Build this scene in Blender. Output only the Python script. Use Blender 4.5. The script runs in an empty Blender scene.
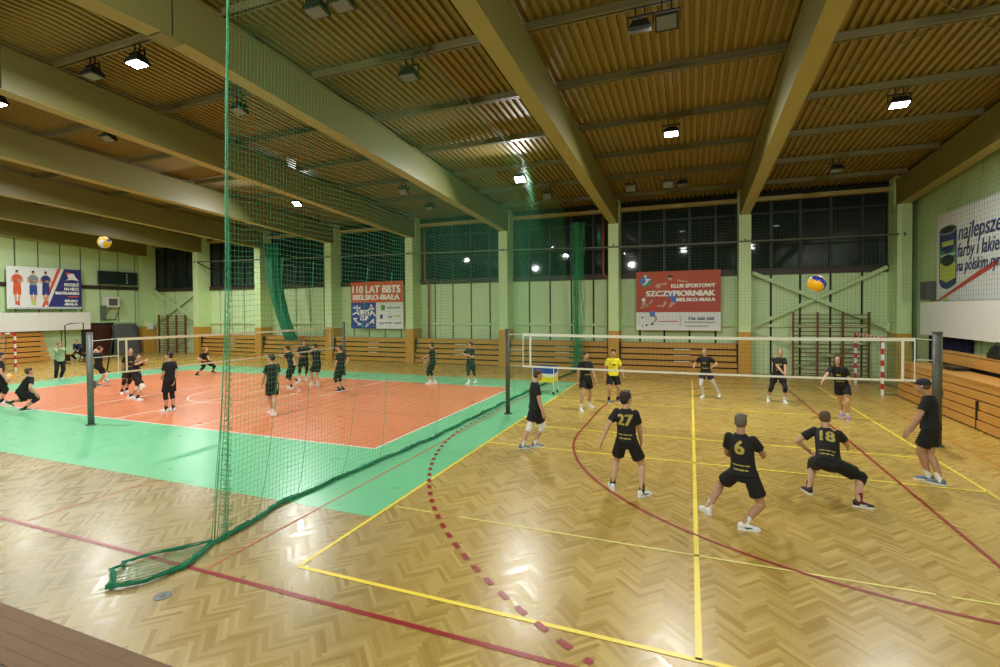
import bpy, bmesh, math, random
from mathutils import Vector, Matrix, Euler
from mathutils.bvhtree import BVHTree
random.seed(7)
PI = math.pi
S = bpy.context.scene
COL = S.collection
R = math.radians

# ------------------------------------------------------------------ helpers
def lin(c):
    return tuple(((x / 12.92) if x <= 0.04045 else ((x + 0.055) / 1.055) ** 2.4) for x in c)

def rgb(r, g, b):
    return lin((r / 255, g / 255, b / 255)) + (1.0,)

def mat(name, col, rough=0.6, metal=0.0, spec=0.5, vary=0.0, scale=6.0, bump=0.0, bscale=40.0, emit=None, estr=0.0, stretch=(1, 1, 1), coat=0.0):
    m = bpy.data.materials.new(name)
    m.use_nodes = True
    nt = m.node_tree
    b = nt.nodes['Principled BSDF']
    b.inputs['Base Color'].default_value = col
    b.inputs['Roughness'].default_value = rough
    b.inputs['Metallic'].default_value = metal
    b.inputs['Specular IOR Level'].default_value = spec
    if coat:
        b.inputs['Coat Weight'].default_value = coat
        b.inputs['Coat Roughness'].default_value = 0.15
    if emit:
        b.inputs['Emission Color'].default_value = emit
        b.inputs['Emission Strength'].default_value = estr
    if vary or bump:
        tc = nt.nodes.new('ShaderNodeTexCoord')
        mp = nt.nodes.new('ShaderNodeMapping')
        mp.inputs['Scale'].default_value = stretch
        nt.links.new(tc.outputs['Object'], mp.inputs['Vector'])
    if vary:
        n = nt.nodes.new('ShaderNodeTexNoise')
        n.inputs['Scale'].default_value = scale
        n.inputs['Detail'].default_value = 4
        nt.links.new(mp.outputs['Vector'], n.inputs['Vector'])
        mx = nt.nodes.new('ShaderNodeMix')
        mx.data_type = 'RGBA'
        mx.inputs[6].default_value = tuple(c * (1 - vary) for c in col[:3]) + (1,)
        mx.inputs[7].default_value = tuple(min(1, c * (1 + vary)) for c in col[:3]) + (1,)
        nt.links.new(n.outputs['Fac'], mx.inputs[0])
        nt.links.new(mx.outputs[2], b.inputs['Base Color'])
    if bump:
        n2 = nt.nodes.new('ShaderNodeTexNoise')
        n2.inputs['Scale'].default_value = bscale
        nt.links.new(mp.outputs['Vector'], n2.inputs['Vector'])
        bp = nt.nodes.new('ShaderNodeBump')
        bp.inputs['Strength'].default_value = bump
        bp.inputs['Distance'].default_value = 0.02
        nt.links.new(n2.outputs['Fac'], bp.inputs['Height'])
        nt.links.new(bp.outputs['Normal'], b.inputs['Normal'])
    return m

class MB:
    """collects verts and faces, then links them as one mesh object"""
    def __init__(s):
        s.v, s.f, s.mi = [], [], []
    def add(s, vs, fs, mi=0):
        o = len(s.v)
        s.v += [tuple(p) for p in vs]
        s.f += [tuple(i + o for i in f) for f in fs]
        s.mi += [mi] * len(fs)
    def box(s, x0, x1, y0, y1, z0, z1, mi=0, M=None):
        vs = [Vector(p) for p in ((x0, y0, z0), (x1, y0, z0), (x1, y1, z0), (x0, y1, z0), (x0, y0, z1), (x1, y0, z1), (x1, y1, z1), (x0, y1, z1))]
        if M: vs = [M @ p for p in vs]
        s.add(vs, [(0, 3, 2, 1), (4, 5, 6, 7), (0, 1, 5, 4), (1, 2, 6, 5), (2, 3, 7, 6), (3, 0, 4, 7)], mi)
        return s
    def quad(s, a, b, c, d, mi=0):
        s.add([a, b, c, d], [(0, 1, 2, 3)], mi)
        return s
    def poly(s, pts, mi=0):
        s.add(pts, [tuple(range(len(pts)))], mi)
        return s
    def prism(s, pts, vec, mi=0):
        """flat outline swept along vec"""
        n = len(pts); vec = Vector(vec)
        a = [Vector(p) for p in pts]; b = [p + vec for p in a]
        s.add(a + b, [tuple(range(n))[::-1], tuple(range(n, 2 * n))] + [(i, (i + 1) % n, n + (i + 1) % n, n + i) for i in range(n)], mi)
        return s
    def tube(s, pts, r, n=8, mi=0, caps=True, closed=False):
        pts = [Vector(p) for p in pts]
        rs = r if isinstance(r, (list, tuple)) else [r] * len(pts)
        prev = None; base = len(s.v); m = len(pts)
        vs, fs = [], []
        for i, p in enumerate(pts):
            if closed: t = pts[(i + 1) % m] - pts[i - 1]
            else: t = pts[min(i + 1, m - 1)] - pts[max(i - 1, 0)]
            t = t.normalized() if t.length > 1e-9 else Vector((0, 0, 1))
            if prev is None:
                ref = Vector((0, 0, 1)) if abs(t.z) < 0.9 else Vector((1, 0, 0))
                u = t.cross(ref).normalized()
            else:
                u = (prev - t * prev.dot(t)).normalized()
            prev = u; w = t.cross(u)
            for k in range(n):
                a = 2 * PI * k / n + PI / n
                vs.append(p + (u * math.cos(a) + w * math.sin(a)) * rs[i])
        for i in range(m if closed else m - 1):
            j = (i + 1) % m
            for k in range(n):
                fs.append((i * n + k, i * n + (k + 1) % n, j * n + (k + 1) % n, j * n + k))
        if caps and not closed:
            fs.append(tuple(range(n))[::-1]); fs.append(tuple((m - 1) * n + k for k in range(n)))
        s.add(vs, fs, mi)
        return s
    def bar(s, a, b, w, h, mi=0, up=(0, 0, 1)):
        """rectangular bar from a to b"""
        a, b = Vector(a), Vector(b); t = (b - a).normalized(); up = Vector(up)
        if abs(t.dot(up)) > 0.98: up = Vector((0, 1, 0))
        x = t.cross(up).normalized(); z = x.cross(t)
        vs = [p + x * sx * w / 2 + z * sz * h / 2 for p in (a, b) for sx, sz in ((-1, -1), (1, -1), (1, 1), (-1, 1))]
        s.add(vs, [(0, 1, 2, 3)[::-1], (4, 5, 6, 7), (0, 1, 5, 4), (1, 2, 6, 5), (2, 3, 7, 6), (3, 0, 4, 7)], mi)
        return s
    def loft(s, rings, mi=0):
        """closed solid through rings of equal length"""
        n = len(rings[0]); vs = [p for r in rings for p in r]; fs = []
        for i in range(len(rings) - 1):
            for k in range(n):
                fs.append((i * n + k, i * n + (k + 1) % n, (i + 1) * n + (k + 1) % n, (i + 1) * n + k))
        fs.append(tuple(range(n))[::-1]); fs.append(tuple((len(rings) - 1) * n + k for k in range(n)))
        s.add(vs, fs, mi)
        return s
    def ell(s, c, rx, ry, rz, M=None, n=14, m=9, mi=0):
        rings = []
        c = Vector(c)
        for i in range(m + 1):
            th = PI * (i + 0.02 if i == 0 else (i - 0.02 if i == m else i)) / m
            ring = []
            for k in range(n):
                ph = 2 * PI * k / n
                p = Vector((rx * math.sin(th) * math.cos(ph), ry * math.sin(th) * math.sin(ph), -rz * math.cos(th)))
                ring.append(c + (M @ p if M else p))
            rings.append(ring)
        return s.loft(rings, mi)
    def cone(s, a, b, ra, rb, n=12, mi=0):
        """rounded cone: two balls and the skin between them"""
        a, b = Vector(a), Vector(b); t = b - a; L = t.length
        if L < 1e-6: return s.ell(a, ra, ra, ra, mi=mi)
        t /= L
        ref = Vector((0, 0, 1)) if abs(t.z) < 0.9 else Vector((1, 0, 0))
        u = t.cross(ref).normalized(); w = t.cross(u)
        rings = []
        for k in (0.08, 0.5, 0.85):
            rings.append((a - t * ra * math.cos(k * PI / 2), ra * math.sin(k * PI / 2)))
        rings += [(a, ra), (b, rb)]
        for k in (0.85, 0.5, 0.08):
            rings.append((b + t * rb * math.cos(k * PI / 2), rb * math.sin(k * PI / 2)))
        return s.loft([[c + (u * math.cos(2 * PI * k / n) + w * math.sin(2 * PI * k / n)) * r for k in range(n)] for c, r in rings], mi)
    def mesh(s, name):
        me = bpy.data.meshes.new(name)
        me.from_pydata(s.v, [], s.f)
        return me
    def build(s, name, m, parent=None, smooth=False, origin=None):
        me = s.mesh(name)
        for x in (m if isinstance(m, (list, tuple)) else [m]): me.materials.append(x)
        for p, i in zip(me.polygons, s.mi): p.material_index = i
        bm = bmesh.new(); bm.from_mesh(me); bmesh.ops.recalc_face_normals(bm, faces=bm.faces); bm.to_mesh(me); bm.free()
        if smooth:
            for p in me.polygons: p.use_smooth = True
        o = bpy.data.objects.new(name, me); COL.objects.link(o)
        if parent is not None: o.parent = parent
        if origin is not None:
            me.transform(Matrix.Translation(-Vector(origin)))
            o.location = origin
        return o

def tag(o, label=None, cat=None, group=None, kind=None):
    if label: o['label'] = label
    if cat: o['category'] = cat
    if group: o['group'] = group
    if kind: o['kind'] = kind
    return o

def thing(name, label, cat, loc=(0, 0, 0), rz=0.0, group=None):
    o = bpy.data.objects.new(name, None)
    o.empty_display_size = 0.1
    COL.objects.link(o); o.location = loc; o.rotation_euler = (0, 0, rz)
    return tag(o, label, cat, group)

def struct(o):
    o['kind'] = 'structure'
    return o

def copy_tree(o, parent=None):
    c = o.copy(); COL.objects.link(c)
    if parent is not None: c.parent = parent
    for ch in [k for k in S.objects if k.parent == o]: copy_tree(ch, c)
    return c

def remesh(mb, voxel, smooth=3):
    """one continuous skin round overlapping solids"""
    me = mb.mesh('tmp'); o = bpy.data.objects.new('tmp', me); COL.objects.link(o)
    bm = bmesh.new(); bm.from_mesh(me); bmesh.ops.recalc_face_normals(bm, faces=bm.faces); bm.to_mesh(me); bm.free()
    md = o.modifiers.new('r', 'REMESH'); md.mode = 'VOXEL'; md.voxel_size = voxel; md.use_smooth_shade = True
    if smooth:
        ms = o.modifiers.new('s', 'SMOOTH'); ms.factor = 0.5; ms.iterations = smooth
    dg = bpy.context.evaluated_depsgraph_get()
    out = bpy.data.meshes.new_from_object(o.evaluated_get(dg))
    bpy.data.objects.remove(o); bpy.data.meshes.remove(me)
    for p in out.polygons: p.use_smooth = True
    return out

def link_mesh(name, me, m, parent=None):
    me.materials.clear(); me.materials.append(m); me.name = name
    o = bpy.data.objects.new(name, me); COL.objects.link(o)
    if parent is not None: o.parent = parent
    return o

def text_mesh(body, size, bold=0.0, align='LEFT', shear=0.0, extrude=0.0, width=None, heavy=0.0):
    """letters in the x-y plane as a plain mesh; width squeezes them to a given length"""
    cu = bpy.data.curves.new('t', 'FONT'); cu.body = body; cu.size = size; cu.offset = 0.0; cu.align_x = align; cu.shear = shear; cu.extrude = extrude
    cu.resolution_u = 3
    o = bpy.data.objects.new('t', cu); COL.objects.link(o)
    dg = bpy.context.evaluated_depsgraph_get()
    me = bpy.data.meshes.new_from_object(o.evaluated_get(dg))
    bpy.data.objects.remove(o); bpy.data.curves.remove(cu)
    if heavy:
        bm = bmesh.new(); bm.from_mesh(me); src = bm.faces[:]
        for q, (dx, dy) in enumerate(((heavy, 0), (0, heavy), (heavy, heavy), (-heavy, 0))):
            g = bmesh.ops.duplicate(bm, geom=src)
            bmesh.ops.translate(bm, verts=[e for e in g['geom'] if isinstance(e, bmesh.types.BMVert)], vec=(dx, dy, 0.0012 * (q + 1)))
        bm.to_mesh(me); bm.free()
    if width and me.vertices:
        xs = [v.co.x for v in me.vertices]; k = width / max(1e-6, max(xs) - min(xs))
        me.transform(Matrix.Diagonal((k, 1, 1, 1)))
    return me

def place_text(name, body, m, parent, M, size, **kw):
    me = text_mesh(body, size, **kw); me.transform(M)
    return link_mesh(name, me, m, parent)

# ------------------------------------------------------------------ materials
M = {}
M['panel'] = mat('green wall paint', rgb(202, 226, 176), 0.45, vary=0.06, scale=1.5)
M['column'] = mat('green column paint', rgb(202, 226, 168), 0.45, vary=0.05, scale=2)
M['rail_green'] = mat('green rail paint', rgb(196, 222, 170), 0.5)
M['gap'] = mat('dark gap', rgb(22, 26, 22), 0.7)
M['sill'] = mat('brown steel sill', rgb(58, 40, 32), 0.5, vary=0.15, scale=3)
M['mullion'] = mat('dark window steel', rgb(20, 26, 25), 0.5)
M['deck'] = mat('tan steel deck paint', rgb(142, 120, 58), 0.5, vary=0.08, scale=0.6)
M['purlin'] = mat('olive purlin paint', rgb(124, 114, 72), 0.5, vary=0.08, scale=2)
M['beam'] = mat('olive beam paint', rgb(132, 126, 74), 0.42, vary=0.06, scale=0.7)
M['flange'] = mat('tan beam flange paint', rgb(172, 154, 92), 0.45, vary=0.06, scale=1.2)
M['clad'] = mat('ochre wood cladding', rgb(196, 148, 62), 0.45, vary=0.2, scale=5, stretch=(4, 4, 1))
M['bench'] = mat('varnished bench wood', rgb(192, 144, 66), 0.38, vary=0.28, scale=3.0, stretch=(0.6, 6, 9), coat=0.2)
M['benchy'] = mat('varnished bench wood along the side wall', rgb(200, 144, 70), 0.38, vary=0.26, scale=3.0, stretch=(6, 0.6, 9), coat=0.2)
M['black'] = mat('black metal', rgb(20, 20, 20), 0.45)
M['steel'] = mat('grey painted steel', rgb(104, 108, 108), 0.4, metal=0.3)
M['greypost'] = mat('grey post paint', rgb(86, 84, 76), 0.45, metal=0.2, vary=0.1)
M['white'] = mat('white paint', rgb(226, 226, 220), 0.5, vary=0.03, scale=3)
M['tape'] = mat('white net tape', rgb(232, 232, 220), 0.7)
M['netdark'] = mat('dark net cord', rgb(40, 44, 34), 0.8)
M['netgreen'] = mat('green net cord', rgb(70, 172, 124), 0.6)
M['netpile'] = mat('bunched green netting', rgb(20, 112, 78), 0.75, vary=0.45, scale=30, bump=0.8, bscale=45)
M['guard'] = mat('pale guard net cord', rgb(84, 104, 78), 0.8)
M['red'] = mat('red paint', rgb(196, 34, 40), 0.45)
M['barwood'] = mat('brown ladder wood', rgb(112, 66, 34), 0.5, vary=0.2, scale=6)
M['pipe'] = mat('rust brown pipe paint', rgb(156, 84, 48), 0.5)
M['pipegrey'] = mat('grey pipe', rgb(112, 118, 104), 0.5)
M['navy'] = mat('navy cloth', rgb(24, 28, 60), 0.85)
M['ban_red'] = mat('banner brick red', rgb(178, 70, 58), 0.55)
M['ban_top'] = mat('banner orange red', rgb(190, 78, 48), 0.55)
M['ban_orange'] = mat('banner orange', rgb(212, 88, 48), 0.55)
M['ban_white'] = mat('banner white', rgb(228, 230, 232), 0.55)
M['ban_blue'] = mat('banner blue', rgb(44, 66, 150), 0.55)
M['ban_navy'] = mat('banner navy', rgb(46, 50, 124), 0.55)
M['ink'] = mat('white ink', rgb(244, 244, 240), 0.55)
M['ink_blue'] = mat('blue ink', rgb(36, 44, 110), 0.55)
M['ink_grey'] = mat('grey ink', rgb(130, 136, 150), 0.55)
M['ink_red'] = mat('red ink', rgb(196, 60, 56), 0.55)
M['ink_skin'] = mat('printed skin tone', rgb(206, 160, 130), 0.55)
M['ink_black'] = mat('printed black', rgb(30, 28, 30), 0.55)
M['ink_green'] = mat('printed green', rgb(70, 150, 80), 0.55)
M['ink_sky'] = mat('printed sky blue', rgb(80, 120, 200), 0.55)
M['ink_lime'] = mat('printed lime', rgb(190, 206, 90), 0.55)
M['mats'] = mat('grey mat cover', rgb(88, 92, 92), 0.7, vary=0.15, scale=3)
M['doorbrown'] = mat('dark brown door', rgb(70, 34, 22), 0.5, vary=0.15, scale=3)
M['skin'] = mat('skin', rgb(196, 152, 124), 0.55)
M['skin2'] = mat('tanned skin', rgb(176, 132, 104), 0.55)
M['jersey'] = mat('black jersey cloth', rgb(14, 14, 16), 0.8, bump=0.25, bscale=14)
M['shorts'] = mat('black shorts cloth', rgb(10, 10, 12), 0.8, bump=0.3, bscale=12)
M['navyshorts'] = mat('navy shorts cloth', rgb(26, 32, 56), 0.8)
M['yellow'] = mat('yellow jersey cloth', rgb(236, 222, 30), 0.75, bump=0.2, bscale=14)
M['gold'] = mat('gold print', rgb(176, 158, 78), 0.6)
M['sock'] = mat('white sock', rgb(228, 226, 220), 0.85)
M['sockblack'] = mat('black sock', rgb(24, 24, 26), 0.85)
M['sockred'] = mat('dark red sock', rgb(120, 30, 40), 0.85)
M['shoe'] = mat('white shoe', rgb(226, 228, 226), 0.5)
M['shoeblack'] = mat('black shoe', rgb(30, 30, 34), 0.5)
M['shoeblue'] = mat('blue grey shoe', rgb(90, 112, 130), 0.5)
M['shoepurple'] = mat('purple shoe', rgb(176, 120, 214), 0.5)
M['shoegreen'] = mat('dark green shoe', rgb(30, 84, 66), 0.5)
M['hairdark'] = mat('dark brown hair', rgb(34, 26, 22), 0.6, bump=0.6, bscale=60)
M['hairbrown'] = mat('brown hair', rgb(72, 50, 36), 0.6, bump=0.6, bscale=60)
M['hairfair'] = mat('fair hair', rgb(150, 116, 74), 0.6, bump=0.6, bscale=60)
M['hairgrey'] = mat('grey hair', rgb(98, 90, 76), 0.6, bump=0.6, bscale=60)
M['hairshort'] = mat('cropped brown hair', rgb(88, 68, 50), 0.7, bump=0.4, bscale=90)
M['capcloth'] = mat('dark cap cloth', rgb(34, 36, 44), 0.8)
M['hoodie'] = mat('grey green hoodie cloth', rgb(150, 172, 140), 0.85, bump=0.3, bscale=12)
M['jacket'] = mat('navy jacket cloth', rgb(28, 36, 66), 0.85, bump=0.3, bscale=12)
M['legwhite'] = mat('pale grey legging', rgb(206, 200, 190), 0.8)
M['eyewhite'] = mat('eye white', rgb(230, 228, 222), 0.3)
M['eyedark'] = mat('eye dark', rgb(30, 24, 20), 0.3)
M['lip'] = mat('lip', rgb(160, 90, 80), 0.5)
M['lens_off'] = mat('unlit lamp glass', rgb(112, 116, 106), 0.25)
M['lens_on'] = mat('lit lamp glass', rgb(255, 255, 255), 0.3, emit=(0.86, 0.93, 1.0, 1), estr=60)
M['lampbody'] = mat('black lamp housing', rgb(24, 24, 24), 0.5)
M['ballyellow'] = mat('yellow ball leather', rgb(250, 186, 20), 0.4)
M['ballblue'] = mat('blue ball leather', rgb(40, 56, 160), 0.4)
M['ballwhite'] = mat('white ball leather', rgb(232, 232, 226), 0.4)
M['cartblue'] = mat('blue cart cloth', rgb(34, 82, 172), 0.7)
M['cartyellow'] = mat('yellow cart cloth', rgb(238, 220, 40), 0.7)

def glass_material():
    m = bpy.data.materials.new('night window glass'); m.use_nodes = True
    b = m.node_tree.nodes['Principled BSDF']
    b.inputs['Base Color'].default_value = rgb(34, 44, 42)
    b.inputs['Roughness'].default_value = 0.04
    b.inputs['Specular IOR Level'].default_value = 0.3
    return m
M['glass'] = glass_material()

def court_material(name, col, rough):
    m = mat(name, col, rough, vary=0.05, scale=0.8)
    nt = m.node_tree; b = nt.nodes['Principled BSDF']
    tc = nt.nodes.new('ShaderNodeTexCoord'); n = nt.nodes.new('ShaderNodeTexNoise')
    n.inputs['Scale'].default_value = 3.0; n.inputs['Detail'].default_value = 5
    nt.links.new(tc.outputs['Object'], n.inputs['Vector'])
    r = nt.nodes.new('ShaderNodeMapRange'); r.inputs[3].default_value = rough - 0.06; r.inputs[4].default_value = rough + 0.1
    nt.links.new(n.outputs['Fac'], r.inputs[0]); nt.links.new(r.outputs[0], b.inputs['Roughness'])
    bp = nt.nodes.new('ShaderNodeBump'); bp.inputs['Strength'].default_value = 0.06; bp.inputs['Distance'].default_value = 0.02
    nt.links.new(n.outputs['Fac'], bp.inputs['Height']); nt.links.new(bp.outputs['Normal'], b.inputs['Normal'])
    return m
M['orange'] = court_material('orange court paint', rgb(224, 132, 92), 0.28)
M['green'] = court_material('green court paint', rgb(118, 198, 148), 0.28)

def parquet_material():
    """herringbone oak staves, zigzag columns running down the hall"""
    m = bpy.data.materials.new('herringbone parquet'); m.use_nodes = True
    nt = m.node_tree; N = nt.nodes; L = nt.links; b = N['Principled BSDF']
    def math_(op, a, c=None):
        n = N.new('ShaderNodeMath'); n.operation = op
        for i, x in enumerate((a, c)):
            if x is None: continue
            if isinstance(x, (int, float)): n.inputs[i].default_value = x
            else: L.new(x, n.inputs[i])
        return n.outputs[0]
    w, n_ = 0.045, 8
    tc = N.new('ShaderNodeTexCoord'); sp = N.new('ShaderNodeSeparateXYZ'); L.new(tc.outputs['Object'], sp.inputs[0])
    x, y = sp.outputs[0], sp.outputs[1]
    u = math_('MULTIPLY', math_('ADD', x, y), 0.70711 / w); v = math_('MULTIPLY', math_('SUBTRACT', y, x), 0.70711 / w)
    i, j = math_('FLOOR', u), math_('FLOOR', v)
    md = math_('FLOORED_MODULO', math_('SUBTRACT', i, j), 2 * n_)
    hz = math_('LESS_THAN', md, n_ - 0.5); vt = math_('SUBTRACT', 1, hz)
    idx = math_('SUBTRACT', i, math_('MULTIPLY', md, hz))
    idy = math_('ADD', j, math_('MULTIPLY', math_('SUBTRACT', md, n_), vt))
    cb = N.new('ShaderNodeCombineXYZ'); L.new(idx, cb.inputs[0]); L.new(idy, cb.inputs[1]); L.new(math_('MULTIPLY', hz, 37.0), cb.inputs[2])
    wn = N.new('ShaderNodeTexWhiteNoise'); wn.noise_dimensions = '3D'; L.new(cb.outputs[0], wn.inputs['Vector'])
    fu, fv = math_('FRACT', u), math_('FRACT', v)
    ac = math_('ADD', math_('MULTIPLY', fv, hz), math_('MULTIPLY', fu, vt))
    edge = math_('LESS_THAN', math_('MINIMUM', ac, math_('SUBTRACT', 1, ac)), 0.035)
    ramp = N.new('ShaderNodeValToRGB'); L.new(wn.outputs['Value'], ramp.inputs[0])
    e = ramp.color_ramp.elements
    e[0].position = 0.0; e[0].color = rgb(170, 136, 64); e[1].position = 1.0; e[1].color = rgb(200, 168, 88)
    k = e.new(0.15); k.color = rgb(180, 146, 71); k = e.new(0.8); k.color = rgb(190, 157, 79)
    # the near left part of the floor is mixed to paler, greyer staves
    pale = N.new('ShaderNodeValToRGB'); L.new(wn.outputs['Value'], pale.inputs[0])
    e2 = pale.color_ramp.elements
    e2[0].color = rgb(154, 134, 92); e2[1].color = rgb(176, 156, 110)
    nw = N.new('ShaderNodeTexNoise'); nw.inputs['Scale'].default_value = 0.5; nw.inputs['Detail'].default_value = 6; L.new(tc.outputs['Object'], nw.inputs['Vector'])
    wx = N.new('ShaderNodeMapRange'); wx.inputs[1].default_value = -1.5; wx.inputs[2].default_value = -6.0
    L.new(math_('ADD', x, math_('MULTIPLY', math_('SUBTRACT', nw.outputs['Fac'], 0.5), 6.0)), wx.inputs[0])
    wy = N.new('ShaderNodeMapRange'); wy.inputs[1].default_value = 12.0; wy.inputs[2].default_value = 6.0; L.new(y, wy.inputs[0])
    dull = N.new('ShaderNodeMix'); dull.data_type = 'RGBA'; L.new(math_('MULTIPLY', wx.outputs[0], wy.outputs[0]), dull.inputs[0])
    L.new(ramp.outputs[0], dull.inputs[6]); L.new(pale.outputs[0], dull.inputs[7])
    # fine grain and wide worn patches of the varnish
    ns = N.new('ShaderNodeTexNoise'); ns.inputs['Scale'].default_value = 0.35; ns.inputs['Detail'].default_value = 5; L.new(tc.outputs['Object'], ns.inputs['Vector'])
    ng = N.new('ShaderNodeTexNoise'); ng.inputs['Scale'].default_value = 22; ng.inputs['Detail'].default_value = 3; L.new(tc.outputs['Object'], ng.inputs['Vector'])
    mr = N.new('ShaderNodeMapRange'); L.new(ns.outputs['Fac'], mr.inputs[0]); mr.inputs[1].default_value = 0.3; mr.inputs[2].default_value = 0.7; mr.inputs[3].default_value = 0.84; mr.inputs[4].default_value = 1.12
    mg = N.new('ShaderNodeMapRange'); L.new(ng.outputs['Fac'], mg.inputs[0]); mg.inputs[3].default_value = 0.9; mg.inputs[4].default_value = 1.1
    f = math_('MULTIPLY', math_('MULTIPLY', mr.outputs[0], mg.outputs[0]), math_('SUBTRACT', 1.0, math_('MULTIPLY', edge, 0.3)))
    mx = N.new('ShaderNodeMix'); mx.data_type = 'RGBA'; mx.blend_type = 'MULTIPLY'; mx.inputs[0].default_value = 1
    L.new(dull.outputs[2], mx.inputs[6]); L.new(f, mx.inputs[7]); L.new(mx.outputs[2], b.inputs['Base Color'])
    rr = N.new('ShaderNodeMapRange'); L.new(wn.outputs['Value'], rr.inputs[0]); rr.inputs[3].default_value = 0.24; rr.inputs[4].default_value = 0.34
    L.new(rr.outputs[0], b.inputs['Roughness'])
    bp = N.new('ShaderNodeBump'); bp.inputs['Strength'].default_value = 0.016; bp.inputs['Distance'].default_value = 0.02
    L.new(math_('ADD', wn.outputs['Value'], math_('MULTIPLY', ng.outputs['Fac'], 0.4)), bp.inputs['Height']); L.new(bp.outputs['Normal'], b.inputs['Normal'])
    return m
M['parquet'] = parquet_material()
M['plank'] = mat('dark floor planks', rgb(112, 78, 38), 0.6, vary=0.3, scale=2.2, stretch=(0.5, 9, 1), bump=0.1)
M['concrete'] = mat('grey concrete', rgb(120, 112, 98), 0.8, vary=0.15, scale=8)
M['line_yellow'] = mat('yellow line paint', rgb(250, 222, 78), 0.35)
M['line_pale'] = mat('pale yellow line paint', rgb(232, 218, 120), 0.4)
M['line_red'] = mat('dark red line paint', rgb(150, 32, 36), 0.35)
M['line_thinred'] = mat('worn orange line paint', rgb(196, 112, 62), 0.4)
M['line_white'] = mat('white line paint', rgb(240, 222, 206), 0.35)
M['tape_beige'] = mat('yellowed net tape', rgb(206, 196, 164), 0.75)
M['netbunch'] = mat('dark green bunched cord', rgb(22, 128, 88), 0.7)
M['line_dim'] = mat('worn brown line paint', rgb(176, 112, 66), 0.4)

# ------------------------------------------------------------------ the hall
XL, XR, YF, YB = -39.3, 8.75, -12.0, 25.84       # inner faces of the four walls
KX = [2.3113 + 5.89 * k for k in range(-7, 2)]    # pillars along the rear wall
YP, RIDGE = 24.84, 6.6                            # front of the pillars, roof ridge
def zbeam(y):
    return 7.343 + (YP - y) * 0.0565 if y >= RIDGE else 7.343 + (YP - RIDGE) * 0.0565 - (RIDGE - y) * 0.0565
HB, HP = 1.0, 0.2                                 # beam and purlin depth
def zdeck(y): return zbeam(y) + HB + HP

# floor: parquet, painted courts and lines all belong to it
fl = MB()
FM = ['parquet', 'green', 'orange', 'line_yellow', 'line_pale', 'line_red', 'line_thinred', 'line_white', 'line_dim', 'plank', 'concrete']
FI = {n: i for i, n in enumerate(FM)}
def rect(x0, x1, y0, y1, z, m): fl.quad((x0, y0, z), (x1, y0, z), (x1, y1, z), (x0, y1, z), FI[m])
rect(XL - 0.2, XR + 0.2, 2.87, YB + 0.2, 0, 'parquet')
rect(XL - 0.2, XR + 0.2, YF - 0.2, 2.36, 0.0, 'concrete')
random.seed(3)
for r_ in range(4):                               # long dark border planks along the near edge
    y0 = 2.36 + r_ * 0.128; x = XL
    while x < XR:
        l = random.uniform(1.2, 2.6)
        fl.box(x, min(x + l - 0.003, XR), y0, y0 + 0.126, -0.02, 0.012, FI['plank']); x += l
rect(-27.4, -4.44, 6.07, 20.25, 0.002, 'green')
rect(-24.75, -6.55, 9.1, 18.1, 0.0035, 'orange')
def hline(y, x0, x1, m, w=0.06, z=0.005): rect(x0, x1, y - w / 2, y + w / 2, z, m)
def vline(x, y0, y1, m, w=0.06, z=0.005): rect(x - w / 2, x + w / 2, y0, y1, z, m)
def arc(cx, cy, r, a0, a1, m, w=0.05, z=0.0055, dash=None):
    a = R(a0); step = R(1.5)
    if dash: step = dash / r
    k = 0
    while a < R(a1) - 1e-4:
        b2 = min(a + step, R(a1))
        if not dash or k % 2 == 0:
            n = 1 if not dash else 2
            for q in range(n):
                p, s2 = a + (b2 - a) * q / n, a + (b2 - a) * (q + 1) / n
                fl.quad(*[(cx + rr * math.cos(t), cy + rr * math.sin(t), z) for rr, t in ((r - w / 2, p), (r - w / 2, s2), (r + w / 2, s2), (r + w / 2, p))], FI[m])
        a = b2; k += 1
# volleyball court on the parquet
for x in (-4.4, 4.6): vline(x, 4.57, 22.6, 'line_yellow', 0.055)
for y in (4.57, 22.6): hline(y, -4.4, 4.6, 'line_yellow', 0.055)
for y in (10.45, 12.35, 16.25): hline(y, -4.4, 4.6, 'line_yellow')
vline(0.07, 4.57, 22.6, 'line_yellow')
for x0, x1 in ((-4.3, -3.65), (-3.2, 2.45), (2.58, 7.5)): hline(6.52, x0, x1, 'line_pale', 0.035)
# handball lines
hline(4.09, XL, XR, 'line_red', 0.06); vline(3.41, 4.09, 23.1, 'line_red', 0.05)
arc(3.41, 12.1, 6.0, 180, 270, 'line_red'); arc(3.41, 15.1, 6.0, 90, 180, 'line_red'); vline(-2.59, 12.1, 15.1, 'line_red', 0.05, 0.0055)
arc(3.41, 12.1, 8.95, 180, 242, 'line_red', 0.07, 0.006, 0.16); arc(3.41, 15.1, 8.95, 118, 180, 'line_red', 0.07, 0.006, 0.16)
for k in range(9): vline(-5.54, 12.2 + k * 0.33, 12.36 + k * 0.33, 'line_red', 0.07, 0.006)
vline(-5.4, 4.15, 20.2, 'line_thinred', 0.035); vline(-9.15, 4.15, 6.05, 'line_thinred', 0.03); vline(5.55, 5, 23.6, 'line_thinred', 0.04)
hline(20.6, -30, 4.6, 'line_pale', 0.04); hline(22.0, -30, 4.6, 'line_thinred', 0.04)
# white lines of the orange court
for x in (-24.75, -6.55): vline(x, 9.1, 18.1, 'line_white')
for y in (9.1, 18.1): hline(y, -24.75, -6.55, 'line_white')
for x in (-18.6, -15.5, -12.45): vline(x, 9.1, 18.1, 'line_white')
arc(-15.5, 13.6, 1.85, 0, 360, 'line_white')
vline(-11.35, 9.1, 18.1, 'line_dim', 0.04); hline(12.4, -24.7, -6.6, 'line_dim', 0.04); hline(15.2, -24.7, -6.6, 'line_dim', 0.04)
struct(fl.build('floor', [M[n] for n in FM]))

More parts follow.
